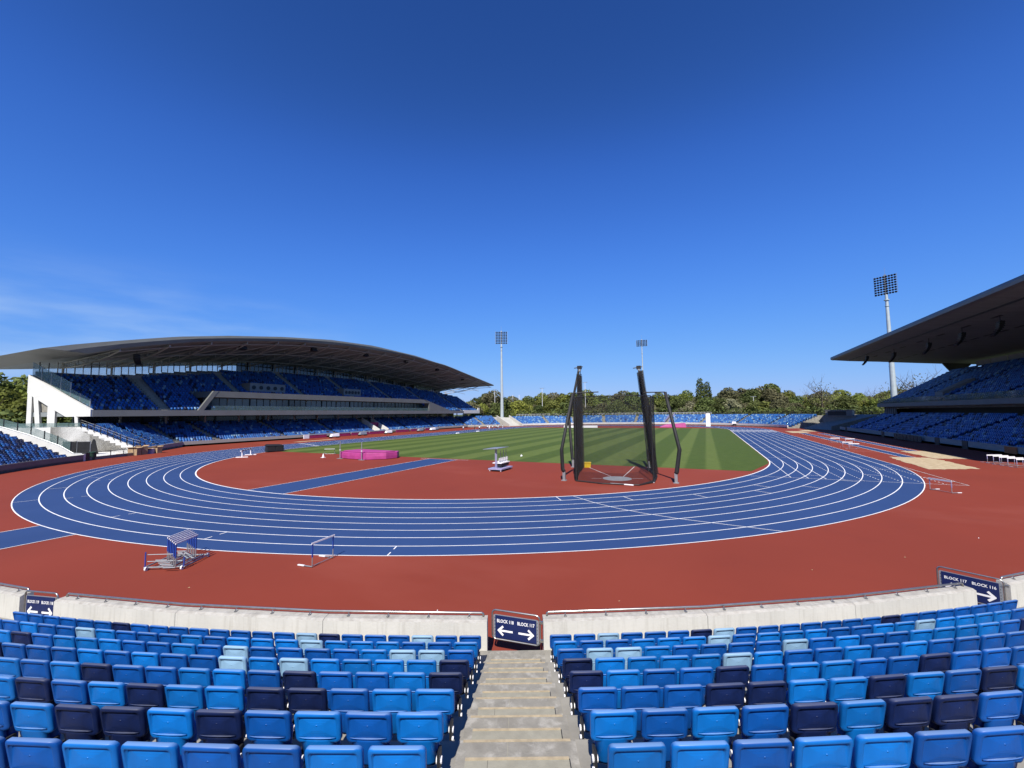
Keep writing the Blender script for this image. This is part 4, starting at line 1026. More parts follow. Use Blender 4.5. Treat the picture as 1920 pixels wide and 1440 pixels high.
# corner gap left of it: pale stairs and ramp
CG = empty('far_corner_steps', (0, 0, 0), label='pale concrete steps in the gap left of the far terrace', cat='steps')
g = MB()
for i in range(11):
    d0 = 2+i*.9; D = Vector((-.82, .57, 0)); P0 = Vector((-48.5, 109, 0))+D*d0; nn = Vector((.57, .82, 0))
    a = [P0-nn*.2, P0+nn*6.2, P0+nn*6.2+D*.9, P0-nn*.2+D*.9]
    g.hexa([v+Vector((0, 0, -.1)) for v in a], [v+Vector((0, 0, .35*(i+1))) for v in a])
g.build('steps', 'conc', CG)
for s in (-.4, 6.3):
    g = MB(); D = Vector((-.82, .57, 0)); P0 = Vector((-48.5, 109, 0))+Vector((.57, .82, 0))*s
    g.hexa([P0, P0+D*12, P0+D*12+Vector((.2, .2, 0)), P0+Vector((.2, .2, 0))], [P0+Vector((0, 0, 1)), P0+D*12+Vector((0, 0, 4.9)), P0+D*12+Vector((.2, .2, 4.9)), P0+Vector((.2, .2, 1))])
    g.build('side_wall', 'conc', CG)
g = MB()
for i in range(10):
    D = Vector((-.82, .57, 0)); p = Vector((-48.5, 109, 0))+Vector((.57, .82, 0))*6.4+D*(1+i*1.2); z = 1+(1+i*1.2)*.325
    g.tube([p+Vector((0, 0, z)), p+Vector((0, 0, z+1))], .05, 5)
g.build('railing_posts', 'dark', CG)
g = MB(); g.prism([(-60, 116), (-57, 121), (-64, 128), (-90, 130), (-90, 108), (-63, 109)], -.1, 4.0); g.build('upper_landing', 'conc', CG)
# fence behind the far terrace
fe = empty('boundary_fence', (0, 0, 0), label='long dark mesh fence running behind the far terrace', cat='fence')
g = MB(); fp = [Vector((90*math.sin(R_(a)), YF+85*math.cos(R_(a)), 0)) for a in range(-60, 76, 4)]
g.strip([v+Vector((0, 0, 0)) for v in fp], [v+Vector((0, 0, 5.2)) for v in fp]); g.build('mesh', 'net', fe)
for v in fp:
    g = MB(); g.tube([v, v+Vector((0, 0, 5.4))], .06, 5); g.build('post', 'dark', fe)

# stamp far seats
def stamp():
    def box(x0, x1, y0, y1, z0, z1, tilt=0):
        v = [(x, y+(z-z0)*tilt, z) for z in (z0, z1) for y in (y0, y1) for x in (x0, x1)]
        return v, [(0, 2, 3, 1), (4, 5, 7, 6), (0, 1, 5, 4), (2, 6, 7, 3), (0, 4, 6, 2), (1, 3, 7, 5)]
    V, Fc = [], []
    for b in (box(-.225, .225, -.09, -.05, .36, .80, .2), box(-.19, .19, -.22, -.15, .24, .62, .1), box(-.05, .05, -.15, .08, .02, .28)):
        o = len(V); V += b[0]; Fc += [tuple(o+i for i in f) for f in b[1]]
    V = np.array(V); Fc = np.array(Fc); S = np.array([s[:4] for s in far_seats]); ci = np.array([s[4] for s in far_seats])
    n = len(S); nv = len(V); c, s = np.cos(S[:, 3]), np.sin(S[:, 3])
    X = V[None, :, 0]*c[:, None]-V[None, :, 1]*s[:, None]+S[:, 0:1]; Y = V[None, :, 0]*s[:, None]+V[None, :, 1]*c[:, None]+S[:, 1:2]
    Z = V[None, :, 2]+S[:, 2:3]; co = np.stack([X, Y, np.broadcast_to(Z, X.shape)], 2).reshape(-1, 3)
    f = (Fc[None]+(np.arange(n)*nv)[:, None, None]).reshape(-1)
    me = bpy.data.meshes.new('distant_seats'); me.vertices.add(len(co)); me.vertices.foreach_set('co', co.ravel())
    me.loops.add(len(f)); me.loops.foreach_set('vertex_index', f.astype(np.int32)); nf = len(f)//4
    me.polygons.add(nf); me.polygons.foreach_set('loop_start', np.arange(nf)*4)
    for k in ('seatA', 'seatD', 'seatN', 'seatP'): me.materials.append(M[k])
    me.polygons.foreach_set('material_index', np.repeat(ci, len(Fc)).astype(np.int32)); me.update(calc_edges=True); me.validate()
    o = bpy.data.objects.new('distant_seats', me); col.objects.link(o)
    tag(o, 'thousands of small blue seats in the far, left and right stands', 'seats', None, 'stuff'); print('far seats', n)
stamp()
#PART2
# ------------------------------------------------------------------ hurdles and field equipment
def hurdle_parts(h=.914, w=1.18, leg='hblue', bar='hwhite', foot=.70, bh=.055):
    o = []
    g = MB(); g.box(-w/2, w/2, -.012, .012, h-bh, h); 
    o.append(('crossbar', g.mesh('crossbar', bar)))
    for sx in (-1, 1):
        g = MB(); x = sx*(w/2-.06)
        g.box(x-.024, x+.024, .004, .034, .36, h-.01, 0); g.tube([(x, .018, .03), (x, .018, .38)], .020, 8, 1)
        o.append(('post', g.mesh('post', [leg, 'galv'])))
        g = MB(); g.tube([(x, .02, .028), (x, foot-.04, .028), (x, foot, .03)], .022, 8)
        if foot > .6: g.box(x-.028, x+.028, .40, .70, .012, .05, 1)
        o.append(('foot', g.mesh('foot', ['galv', 'hwhite'])))
    g = MB(); g.tube([(-w/2+.06, .02, .05), (w/2-.06, .02, .05)], .014, 6); o.append(('tie_bar', g.mesh('tie_bar', 'galv')))
    return o
HP = hurdle_parts(); HPt = [(n_, m_) for n_, m_ in hurdle_parts(.914, 1.18, foot=.45)]; HPw = hurdle_parts(.84, 1.2, 'lilac', 'hwhite'); HPs = hurdle_parts(.84, 1.5, 'lilac', 'hwhite', bh=.11)
def hurdle(x, y, rz, label, parts=HP, group='athletics hurdles', z=.01):
    r = empty('hurdle', (x, y, z), rz, label, 'hurdle', group)
    for nm, me in parts:
        o = bpy.data.objects.new(nm, me); col.objects.link(o); o.parent = r
    return r
hurdle(16.52, -45.42, R_(96), 'single blue and white hurdle standing alone on red surface by the outer lane')
for i in range(6):
    lab = ['leftmost blue and white hurdle nested on the trolley', 'second hurdle from the left nested on the trolley', 'third hurdle from the left nested on the trolley', 'fourth hurdle from the left on the trolley',
           'fifth hurdle from the left on the trolley', 'rightmost and nearest blue and white hurdle nested on the trolley'][i]
    hurdle(10.72+.245*i, -47.46-.066*i, R_(118), lab, HPt, group='hurdles stacked on the trolley', z=.13)
t = empty('hurdle_trolley', (11.33, -47.62, 0), R_(118), 'low blue and grey wheeled trolley carrying six nested hurdles', 'trolley')
g = MB(); g.tube([(-.72, -.60, .10), (.62, -.60, .10), (.62, .85, .10), (-.72, .85, .10)], .03, 8, closed=True)
for yv in (-.4, 0, .4): g.tube([(-.72, yv, .10), (.62, yv, .10)], .022, 6)
g.build('frame', 'galv', t)
for zz in (.30, .55): g = MB(); g.tube([(-.66, -.58, zz), (-.66, .80, zz)], .014, 6); g.build('side_rail', 'galv', t)
for p_, q_ in (((-.72, .82, .10), (-.72, .82, .66)), ((.62, .82, .1), (.62, .82, .3)), ((-.72, -.58, .10), (-.72, -.58, .45))):
    g = MB(); g.tube([p_, q_], .022, 8); g.build('upright', 'hblue', t)
for xv, yv in ((-.80, .72), (.66, -.54), (-.76, -.54), (.66, .75)):
    g = MB(); g.tube([(xv, yv-.025, .075), (xv, yv+.025, .075)], .075, 14); wv = g.build('wheel', 'hwhite', t, smooth=False)
    g = MB(); g.tube([(xv, yv-.03, .075), (xv, yv+.03, .075)], .02, 8); g.build('hub', 'dark', wv)
hurdle(44.55, -18.7, R_(-62), 'white topped hurdle beside the outer lane at the right end of the track', HPs)
for i, (x, y) in enumerate(((57.1, 3.2), (57.15, 2.3), (57.1, 1.2), (57.2, .2), (57.3, -.9))):
    hurdle(x, y, R_(22), f'white topped hurdle, {ordn(i+1)} from the left in the row by the right wall', HPs, 'white hurdles in a row near the right edge')
for i, (x, y, rz) in enumerate(((50.2, 31.5, 20), (51.8, 29.8, 20), (49.3, 21.0, 22), (49.2, 17.6, 24))):
    hurdle(x, y, R_(rz), ['farthest white hurdle left of the long jump runway', 'second farthest white hurdle standing by the long jump runway', 'third white hurdle beside the outer lane before the sand pits', 'nearest white hurdle between outer lane and sand pits'][i], HPs, 'hurdles beside the long jump runway')
# steeplechase barrier
b = empty('steeplechase_barrier', (-30.2, -18.8, 0), math.atan2(4.23, -3.77), 'long black and white striped barrier on white T feet at infield edge', 'barrier')
g = MB()
for i in range(9): g.box(-2.5+i*.555, -2.5+(i+1)*.555, -.065, .065, .86, .99, i % 2)
g.build('striped_beam', ['hwhite', 'black'], b)
for sx in (-1, 1):
    g = MB(); g.box(sx*1.9-.07, sx*1.9+.07, -.06, .06, .08, .86); g.build('post', 'hwhite', b)
    g = MB(); g.box(sx*1.9-.08, sx*1.9+.08, -.75, .75, .0, .10); g.build('foot', 'hwhite', b)
# black covered crate
c = empty('covered_crate', (-33.2, -12.4, 0), R_(70), 'black and grey covered crate at the inner edge of the track', 'crate')
g = MB(); g.hexa([Vector((-1.25, -.7, .08)), Vector((1.25, -.7, .08)), Vector((1.25, .7, .08)), Vector((-1.25, .7, .08))], [Vector((-1.15, -.62, 1.02)), Vector((1.15, -.62, 1.02)), Vector((1.15, .62, 1.02)), Vector((-1.15, .62, 1.02))]); g.build('body', 'dark', c)
g = MB(); g.hexa([Vector((-1.3, -.75, 1.0)), Vector((1.3, -.75, .95)), Vector((1.3, .75, .95)), Vector((-1.3, .75, 1.0))], [Vector((-1.1, -.5, 1.2)), Vector((.9, -.5, 1.12)), Vector((.9, .5, 1.16)), Vector((-1.1, .5, 1.25))]); g.build('tarpaulin', 'black', c)
g = MB(); g.box(-1.1, -.1, -.74, -.70, .15, .9); g.box(.1, 1.0, -.74, -.70, .15, .9); g.build('mesh_panel', 'black', c)
# high jump
hm = empty('high_jump_mat', (-11, -14.7, 0), 0, 'big magenta high jump landing mat on the red infield', 'landing mat')
def pad(pts, z0, z1, inset=.07):
    pts = [Vector((p[0]+11, p[1]+14.7, 0)) for p in pts]; c = sum(pts, Vector())/len(pts)
    def ins(k): return [c+(p-c)*(1-k/ (p-c).length) for p in pts]
    return [[v+Vector((0, 0, z)) for v in l] for l, z in ((ins(inset), z0), (ins(.0), z0+.05), (ins(-.03), (z0+z1)/2), (ins(0), z1-.05), (ins(inset), z1))]
g = MB(); g.loft(pad([(-14.9, -15.2), (-14.5, -16.3), (-12.5, -16.75), (-9.25, -16.95), (-9.0, -13.2), (-14.5, -12.6)], .02, .86)); g.build('left_section', 'pink', hm)
g = MB(); g.loft(pad([(-9.2, -16.95), (-7.3, -15.4), (-6.9, -13.8), (-7.6, -12.6), (-8.98, -13.1)], .02, .86)); g.build('right_section', 'pink', hm)
g = MB(); g.loft(pad([(-14.6, -15.2), (-14.2, -16.0), (-9.3, -16.6), (-7.5, -15.2), (-7.2, -13.8), (-14.2, -12.9)], .87, .97)); g.build('top_cover', 'pink', hm)
for x, y, lb in ((-13.95, -16.75, 'left pale high jump upright in front of the magenta mat'), (-9.75, -17.15, 'right pale high jump upright in front of the magenta mat')):
    u = empty('high_jump_upright', (x, y, 0), 0, lb, 'upright', 'high jump uprights')
    g = MB(); g.tube([(0, 0, .05), (0, 0, 2.3)], .055, 8); g.build('pole', 'galv', u); g = MB(); g.box(-.45, .45, -.15, .15, 0, .05); g.build('base', 'galv', u)
    g = MB(); g.box(-.06, .1, -.06, .06, 1.1, 1.2); g.build('clamp', 'hwhite', u)
cn = empty('marker_cone', (-17.35, -16.5, 0), 0, 'small white cone left of the magenta mat', 'cone')
g = MB(); g.tube([(0, 0, .03), (0, 0, .3), (0, 0, .55)], [.17, .10, .03], 12); g.build('cone_body', 'hwhite', cn); g = MB(); g.box(-.22, .22, -.22, .22, 0, .04); g.build('base', 'hwhite', cn)
hurdle(-20.6, -12.6, R_(30), 'small white topped stand on dark legs behind the white cone', hurdle_parts(.78, 1.5, 'dark', 'hwhite'), 'field event stands')
# officials' tiered seat trolley
d = empty('timekeepers_stand', (11.15, -19.3, 0), 0, 'white and lilac wheeled officials stand with tiered seats and grey canopy', 'officials stand')
g = MB(); g.box(-.75, .75, -1.35, 1.25, .18, .30); g.build('platform', 'lilac', d)
for x, y in ((-.6, -1.2), (.6, -1.2), (-.6, 1.1), (.6, 1.1)):
    g = MB(); g.tube([(x-.04, y, .09), (x+.04, y, .09)], .10, 12); g.build('wheel', 'hwhite', d)
for y in (-.9, -.82): 
    g = MB(); g.tube([(-.15+.1*(y > -.85), y, .3), (-.15+.1*(y > -.85), y, 2.2)], .045, 8); g.build('canopy_post', 'lilac', d)
for y in (-.2, .4, 1.0):
    g = MB(); g.tube([(.1, y, .3), (.1, y, 2.0)], .03, 6); g.build('rear_post', 'galv', d)
g = MB(); g.hexa([Vector((-1.35, -1.3, 2.12)), Vector((.35, -1.3, 2.22)), Vector((.35, 1.2, 2.22)), Vector((-1.35, 1.2, 2.12))], [Vector((-1.35, -1.3, 2.17)), Vector((.35, -1.3, 2.27)), Vector((.35, 1.2, 2.27)), Vector((-1.35, 1.2, 2.17))]); g.build('canopy', 'galv', d)
g = MB(); g.box(-.35, .35, -.65, 1.15, .42, .72, 0); g.build('seat_base', 'dark', d)
g = MB(); g.box(-.55, .45, -.75, 1.2, .72, .80, 0); g.build('bench', 'hwhite', d)
for i in range(5):
    g = MB(); y = -.6+i*.42; L = [[Vector((.1+a*.1, y+c_*s, z)) for a, c_ in ((-1, -.9), (-1.1, 0), (-1, .9), (0, 1), (.6, .8), (.9, 0), (.6, -.8), (0, -1))] for s, z in ((.14, .80), (.16, .86), (.16, .98))]
    g.loft(L); g.box(.16, .2, y-.15, y+.15, .95, 1.25); g.build('bucket_seat', 'hwhite', d)
tb = empty('white_ball', (7.8, -6.6, 0), 0, 'tiny white bag lying on the grass right of the officials stand', 'bag')
g = MB(); g.tube([(0, 0, .0), (.05, 0, .12), (0, .03, .22)], [.14, .16, .05], 8); g.build('bag', 'hwhite', tb)

# ------------------------------------------------------------------ throwing cage
tc_ = empty('throwing_cage', (23.0, -20.7, 0), 0, 'tall black hammer cage with padded bent posts and black netting', 'throwing cage')
tc_.location = (0, 0, 0)
LA = [(19.14, -23.33, .75), (19.04, -23.39, .94), (18.99, -23.42, 2.59), (19.91, -22.86, 7.38)]
LBp = [(17.37, -14.76, .75), (17.23, -14.61, .9), (16.84, -14.2, 5.06), (18.63, -16.13, 10.25)]
RA = [(27.83, -21.44, .75), (27.9, -21.44, .9), (28.17, -21.47, 2.66), (27.24, -21.37, 7.29)]
RBp = [(24.70, -12.58, .75), (24.69, -12.65, .92), (24.92, -11.49, 5.37), (24.28, -14.73, 10.06)]
for P in (LA, LBp, RA, RBp):
    g = MB(); pp = [Vector(p) for p in P]
    g.tube([pp[0], pp[1].lerp(pp[0], .3), pp[1], pp[2].lerp(pp[1], .04), pp[2], pp[2].lerp(pp[3], .04), pp[3]], [.15, .165, .165, .155, .16, .14, .12], 8)
    g.build('padded_post', 'padblack', tc_, smooth=True)
    g = MB(); b0 = Vector(P[0]); g.box(-.11, .11, -.11, .11, 0, .78, X=Matrix.Translation((b0.x, b0.y, 0))); g.box(-.2, .2, -.2, .2, 0, .05, X=Matrix.Translation((b0.x, b0.y, 0)))
    g.build('post_foot', 'galv', tc_)
for a, b_ in (((19.91, -22.86, 7.38), (21.9, -21.9, 7.45)), ((27.24, -21.37, 7.29), (25.6, -21.6, 7.3))):
    g = MB(); g.tube([a, b_], .05, 6); g.tube([Vector(a).lerp(Vector(b_), .5)+Vector((0, 0, 0)), Vector(a)-Vector((0, 0, .5))], .03, 5); g.build('support_arm', 'padblack', tc_)
for p in ((18.63, -16.13, 10.25), (24.28, -14.73, 10.06)):
    g = MB(); P = Vector(p); g.box(-.18, .22, -.15, .2, -.12, .22, X=Matrix.Translation(P)); g.tube([P+Vector((-.5, -.1, 0)), P+Vector((.35, .1, .12))], .05, 6); g.tube([P+Vector((.1, 0, 0)), P+Vector((.12, 0, -.7))], .035, 6); g.build('winch_head', 'black', tc_)
    g = MB(); g.box(-.08, .12, -.1, .1, -.35, -.1, X=Matrix.Translation(P+Vector((.05, -.05, 0)))); g.build('pulley', 'galv', tc_)
def netstrip(path, z0, z1, pleat=0., per=.35, name='net', lean=None):
    pts = [Vector((*p, 0)) for p in path]; out = []
    for a, b_ in zip(pts, pts[1:]):
        n = max(1, int((b_-a).length/per)); dv = (b_-a).normalized(); nn = Vector((-dv.y, dv.x, 0))
        for i in range(n): out.append(a.lerp(b_, i/n)+nn*pleat*(1 if i % 2 else -1))
    out.append(pts[-1]); ln = lean or Vector((0, 0, 0))
    g = MB(); zs = np.linspace(z0, z1, 7)
    rows = [[v+Vector((0, 0, z))+ln*(z/10)+Vector((random.uniform(-.02, .02), random.uniform(-.02, .02), 0)) for v in out] for z in zs]
    for r0, r1 in zip(rows, rows[1:]): g.strip(r0, r1)
    return g.build(name, 'netd' if pleat > .09 else 'net', tc_)
netstrip([(20.2, -23.4), (22.5, -24.0), (25.3, -23.7), (26.15, -21.9)], .03, 7.0, .0)
netstrip([(26.15, -21.9), (26.2, -20.4), (26.0, -18.8)], .03, 7.0, .05, .3)
netstrip([(26.0, -18.8), (25.2, -15.6), (24.7, -14.4)], .03, 7.0, .03)
netstrip([(20.2, -23.4), (19.7, -21.6), (19.2, -19.4)], .03, 7.0, .14, .22)
netstrip([(19.2, -19.4), (18.6, -16.4)], .03, 7.0, .12, .25)
netstrip([(18.95, -17.8), (18.62, -16.2), (18.5, -14.9)], .1, 9.5, .16, .16, 'gate_net')
netstrip([(25.95, -17.2), (25.6, -15.8), (25.2, -14.4)], .1, 9.6, .17, .15, 'gate_net', lean=Vector((-1.1, .1, 0)))
for a, b_ in (((20.2, -23.4, 7), (22.5, -24, 7)), ((22.5, -24, 7), (25.3, -23.7, 7)), ((25.3, -23.7, 7), (26.15, -21.9, 7)), ((26.15, -21.9, 7), (26.0, -18.8, 7)), ((26.0, -18.8, 7), (24.7, -14.4, 7)),
              ((26.15, -21.9, 7), (26.15, -21.9, 0)), ((20.2, -23.4, 7), (20.2, -23.4, 0)), ((25.2, -16.9, .2), (24.3, -14.9, 9.8)), ((18.45, -15.2, .2), (18.6, -15.4, 9.7)), ((19.7, -21.6, 7), (19.7, -21.6, 0))):
    g = MB(); g.tube([a, b_], .035 if a[2] == b_[2] else .05, 5); g.build('net_rope', 'padblack', tc_)
g = MB(); g.tube([(20.2, -23.4, .06), (22.5, -24, .06), (25.3, -23.7, .06), (26.15, -21.9, .08), (26.0, -18.8, .1)], [.06, .05, .05, .13, .16], 6); g.build('gathered_hem', 'padblack', tc_)
g = MB(); g.tube([(26.0, -18.6, .08), (25.5, -16.2, .12), (25.0, -14.6, .1)], [.15, .22, .15], 6); g.build('gathered_hem', 'padblack', tc_)
g = MB(); g.prism([(23.05+1.22*math.cos(i*math.pi/24), -20.75+1.22*math.sin(i*math.pi/24)) for i in range(48)], 0, .012); g.build('throwing_circle', ['circle'], kind='structure')
g = MB()
for a, b_ in (((22.3, -19.7), (18.9, -14.3)), ((23.35, -19.55), (23.2, -12.2)), ((21.8, -21.15), (21.0, -21.45)), ((24.25, -20.3), (25.1, -19.95))): seg(a, b_, .06, .006, mb=g)
g.build('sector_lines', 'line', kind='structure')
y_ = empty('yellow_crate', (18.7, -14.35, 0), R_(20), 'small yellow box on red surface at the left gate of the cage', 'box')
g = MB(); g.hexa([Vector((-.36, -.25, .0)), Vector((.36, -.25, 0)), Vector((.36, .25, 0)), Vector((-.36, .25, 0))], [Vector((-.4, -.28, .48)), Vector((.4, -.28, .48)), Vector((.4, .28, .48)), Vector((-.4, .28, .48))]); g.build('body', 'yellow', y_)
g = MB(); g.box(-.43, .43, -.31, .31, .46, .53); g.build('rim', 'yellow', y_)
for i, (a, b_) in enumerate((((23.1, -23.75), (24.9, -23.9)), ((25.8, -22.5), (26.2, -22.0)))):
    g = MB(); g.tube([(*a, .05), ((a[0]+b_[0])/2, (a[1]+b_[1])/2+.03, .06), (*b_, .05)], .05, 8); g.build('white_foam_roll', 'hwhite', label=['long thin white foam roll lying at the back foot of the cage net', 'short white roll lying at right rear corner of the cage'][i], cat='foam roll')

# ------------------------------------------------------------------ things along the left side
for i, (x, y, s, h, rz) in enumerate(((-49.6, -24.9, 1.9, .35, 20), (-49.5, -23.7, 1.4, 1.15, 25), (-49.9, -22.6, 1.2, 1.3, 10), (-50.3, -21.5, 1.1, .8, 40), (-50.4, -20.4, 1.0, 1.05, 15))):
    lab = ['flat pile of pale cardboard left of the cardboard boxes', 'open brown cardboard box, largest in the pile by left stand', 'tall brown cardboard box in the middle of the pile', 'low cardboard box with lilac wrap in the pile', 'rightmost brown cardboard box by the left stand wall'][i]
    c = empty('cardboard_box', (x, y, 0), R_(rz), lab, 'cardboard box', 'cardboard boxes by the left stand')
    g = MB(); g.hexa([Vector((-s/2, -.4, 0)), Vector((s/2, -.4, 0)), Vector((s/2, .4, 0)), Vector((-s/2, .4, 0))], [Vector((-s/2+.03, -.42, h)), Vector((s/2, -.38, h*.97)), Vector((s/2-.02, .42, h)), Vector((-s/2, .4, h*.95))]); g.build('carton', 'lilac' if i == 3 else 'card', c)
    if h > .5:
        for sy in (-1, 1):
            g = MB(); g.hexa([Vector((-s/2, sy*.40, h*.96)), Vector((s/2, sy*.40, h*.96)), Vector((s/2, sy*.42, h*.94)), Vector((-s/2, sy*.42, h*.94))], [Vector((-s/2, sy*.62, h*1.08)), Vector((s/2, sy*.62, h*1.1)), Vector((s/2, sy*.64, h*1.07)), Vector((-s/2, sy*.64, h*1.06))]); g.build('flap', 'card', c)
bn = empty('litter_bin', (-46.7, -29.6, 0), 0, 'dark green bin at the front corner of the white flank wall', 'bin')
g = MB(); g.tube([(0, 0, 0), (0, 0, .1), (0, 0, .95), (0, 0, 1.0)], [.33, .35, .42, .44], 16); g.build('body', 'green', bn, smooth=False); g = MB(); g.tube([(0, 0, 1.0), (0, 0, 1.06), (0, 0, 1.12)], [.46, .46, .30], 16); g.build('lid', 'green', bn)
cb = empty('control_cabinet', (-46.1, -30.6, 0), R_(35), 'dark grey cabinet standing between flank wall and green bin', 'cabinet')
g = MB(); g.box(-.45, .45, -.3, .3, 0, 1.1); g.build('body', 'dark', cb); g = MB(); g.box(-.4, .4, -.33, -.3, .08, 1.02); g.build('door', 'black', cb)
dg_ = empty('ramp_gate', (-50.2, -30.0, 0), math.atan2(-2.6, 1.0)+R_(95), 'pair of dark mesh gate panels closing the ramp in the left gap', 'gate')
for i in range(2):
    g = MB(); x0 = -1.9+i*1.95
    g.tube([(x0, 0, .35), (x0+1.85, 0, .35), (x0+1.85, 0, 2.5), (x0, 0, 2.5)], .05, 6, closed=True); lf = g.build('leaf', 'galv' if i else 'dark', dg_)
    g = MB(); g.box(x0+.05, x0+1.8, -.012, .012, .4, 2.45); g.build('mesh_infill', 'dark', lf)
sp = empty('open_gate_leaf', (-53.0, -27.2, 0), R_(60), 'narrow dark tapering gate leaf seen edge on beside the white flank wall', 'gate leaf')
g = MB(); g.hexa([Vector((-.6, -.04, .3)), Vector((.6, -.04, .3)), Vector((.6, .04, .3)), Vector((-.6, .04, .3))], [Vector((-.12, -.04, 2.6)), Vector((.12, -.04, 2.6)), Vector((.12, .04, 2.6)), Vector((-.12, .04, 2.6))]); g.build('leaf', 'dark', sp)
bt = empty('bench_frame', (-52.9, -34.5, 0), R_(30), 'dark metal barrier frame on the ramp left of the mesh gate', 'barrier')
g = MB(); g.box(-1.3, 1.3, -.06, .06, 1.9, 2.15); g.build('rail', 'dark', bt)
for x in (-1.2, .2, 1.2):
    g = MB(); g.box(x-.06, x+.06, -.06, .06, .3, 2.15+(.9 if x > -1 else 0)); g.build('post', 'dark', bt)
# boards and trolleys on the left straight
for i, (y0, y1) in enumerate(((16.2, 21.5), (23.0, 29.5), (30, 36.5), (37.0, 43.5), (48.5, 55), (56, 63), (64, 70))):
    c = empty('advertising_board', (-60.6, (y0+y1)/2, 0), 0, f'dark magenta advertising board, {ordn(i+1)} from the near end along the left stand', 'advertising board', 'magenta boards along the left stand')
    g = MB(); L = (y1-y0)/2; g.box(-.06, .06, -L, L, .05, .85); g.build('panel', 'pinkside', c); g = MB(); g.box(-.4, .1, -L, L, .85, .89); g.build('top_strip', 'lilac', c)
    if i == 0: g = MB(); g.box(-.1, .1, -L-1.6, -L-.05, .05, 1.0); g.build('white_end_panel', 'hwhite', c)
for i, (x, y) in enumerate(((-57.2, 21), (-57.5, 31), (-57.5, 41.5), (-57.5, 57), (-57.5, 64), (-58, 66.5))):
    c = empty('equipment_trolley', (x, y, 0), R_(90), f'low equipment trolley with pale cover, {ordn(i+1)} from the near end of the boards', 'trolley', 'trolleys beside the magenta boards')
    g = MB(); g.box(-1.5, 1.5, -.5, .5, .2, .32); g.build('chassis', 'dark', c)
    g = MB(); g.hexa([Vector((-1.2, -.45, .34)), Vector((1.2, -.45, .34)), Vector((1.2, .45, .34)), Vector((-1.2, .45, .34))], [Vector((-.9, -.3, .95)), Vector((1.3, -.3, 1.1)), Vector((1.3, .3, 1.1)), Vector((-.9, .3, .95))]); g.build('cover', 'perf' if i % 2 else 'hwhite', c)
    for sx in (-1, 1): g = MB(); g.tube([(sx*1.1, -.5, .12), (sx*1.1, .5, .12)], .12, 10); g.build('axle_wheels', 'black', c)
for i, (x, y, rz) in enumerate(((-36.9, 48, 95), (-37.2, 60.5, 95))):
    c = empty('lane_marker_board', (x, y, 0), R_(rz), ['near flat white marker lying at the far grass edge of left straight', 'far flat white marker lying at the grass edge of left straight'][i], 'marker', 'white markers by the left straight')
    g = MB(); g.hexa([Vector((-.9, -.2, .01)), Vector((.9, -.2, .01)), Vector((.9, .2, .01)), Vector((-.9, .2, .01))], [Vector((-.8, -.05, .22)), Vector((.8, -.05, .22)), Vector((.8, .05, .22)), Vector((-.8, .05, .22))]); g.build('board', 'hwhite', c)
# far end things
c = empty('perimeter_board', (-13.1, 96.5, 0), R_(5), 'long low white board on the far edge of the field behind the cage', 'board'); g = MB(); g.box(-6.4, 6.4, -.05, .05, .03, .85); g.build('panel', 'hwhite', c)
for i in range(5): g = MB(); x = -5.6+i*2.8; g.box(x-.04, x+.04, .05, .5, .03, .1); g.build('foot', 'dark', c)
c = empty('pole_vault_mat', (18.7, 106.6, 0), R_(8), 'magenta landing mat at the far bend right of the cage', 'landing mat')
g = MB(); g.hexa([Vector((-4.4, -2, 0)), Vector((4.4, -2, 0)), Vector((4.4, 2, 0)), Vector((-4.4, 2, 0))], [Vector((-2.6, -1.8, .9)), Vector((4.2, -1.8, 1.5)), Vector((4.2, 1.8, 1.5)), Vector((-2.6, 1.8, .9))]); g.build('mat', 'pink', c)
g = MB(); g.hexa([Vector((.6, -2.3, 0)), Vector((4.6, -2.3, 0)), Vector((4.6, -1.9, 0)), Vector((.6, -1.9, 0))], [Vector((.8, -2.1, 1.3)), Vector((4.4, -2.1, 1.45)), Vector((4.4, -1.85, 1.45)), Vector((.8, -1.85, 1.3))]); g.build('side_pad', 'pink', c)
c = empty('white_screen', (30.8, 112.2, 0), R_(-12), 'tall narrow white screen standing at the far bend', 'screen'); g = MB(); g.box(-.75, .75, -.06, .06, .1, 4.9); g.build('panel', 'signwhite', c); g = MB(); g.box(-.85, .85, -.4, .4, 0, .12); g.build('base', 'galv', c)
c = empty('control_room', (66.5, 97.0, 0), R_(-25), 'small dark windowed cabin behind the right end of the far terrace', 'cabin'); g = MB(); g.box(-3.2, 3.2, -1.5, 1.5, 3.8, 5.5); g.build('wall', 'grey', c)
g = MB(); g.box(-2.6, 1.8, -1.56, -1.5, 4.0, 5.2); g.build('window', 'black', c); g = MB(); g.box(-3.4, 3.4, -1.7, 1.7, 5.5, 5.65); g.build('roof', 'grey', c); g = MB(); g.box(-4, 4, -1.2, 1.2, 0, 3.8); g.build('plinth', 'terrace', c)
c = empty('tv_camera', (39.7, 121.2, 0), 0, 'white covered television camera by the far wall', 'camera'); g = MB(); g.tube([(0, 0, 0), (0, 0, 1.0)], [.5, .2], 8); g.build('tripod', 'dark', c); g = MB(); g.hexa([Vector((-.8, -.5, .9)), Vector((.8, -.5, .9)), Vector((.8, .5, .9)), Vector((-.8, .5, .9))], [Vector((-.6, -.4, 1.7)), Vector((.5, -.4, 1.6)), Vector((.5, .4, 1.6)), Vector((-.6, .4, 1.7))]); g.build('cover', 'hwhite', c)
c = empty('safety_sign', (62.72, 12.6, 0), 0, 'small orange sign fixed on the front wall of the right stand', 'sign'); g = MB(); g.box(-.03, .03, -1.1, 1.1, .25, 1.05); g.build('plate', 'orange', c)

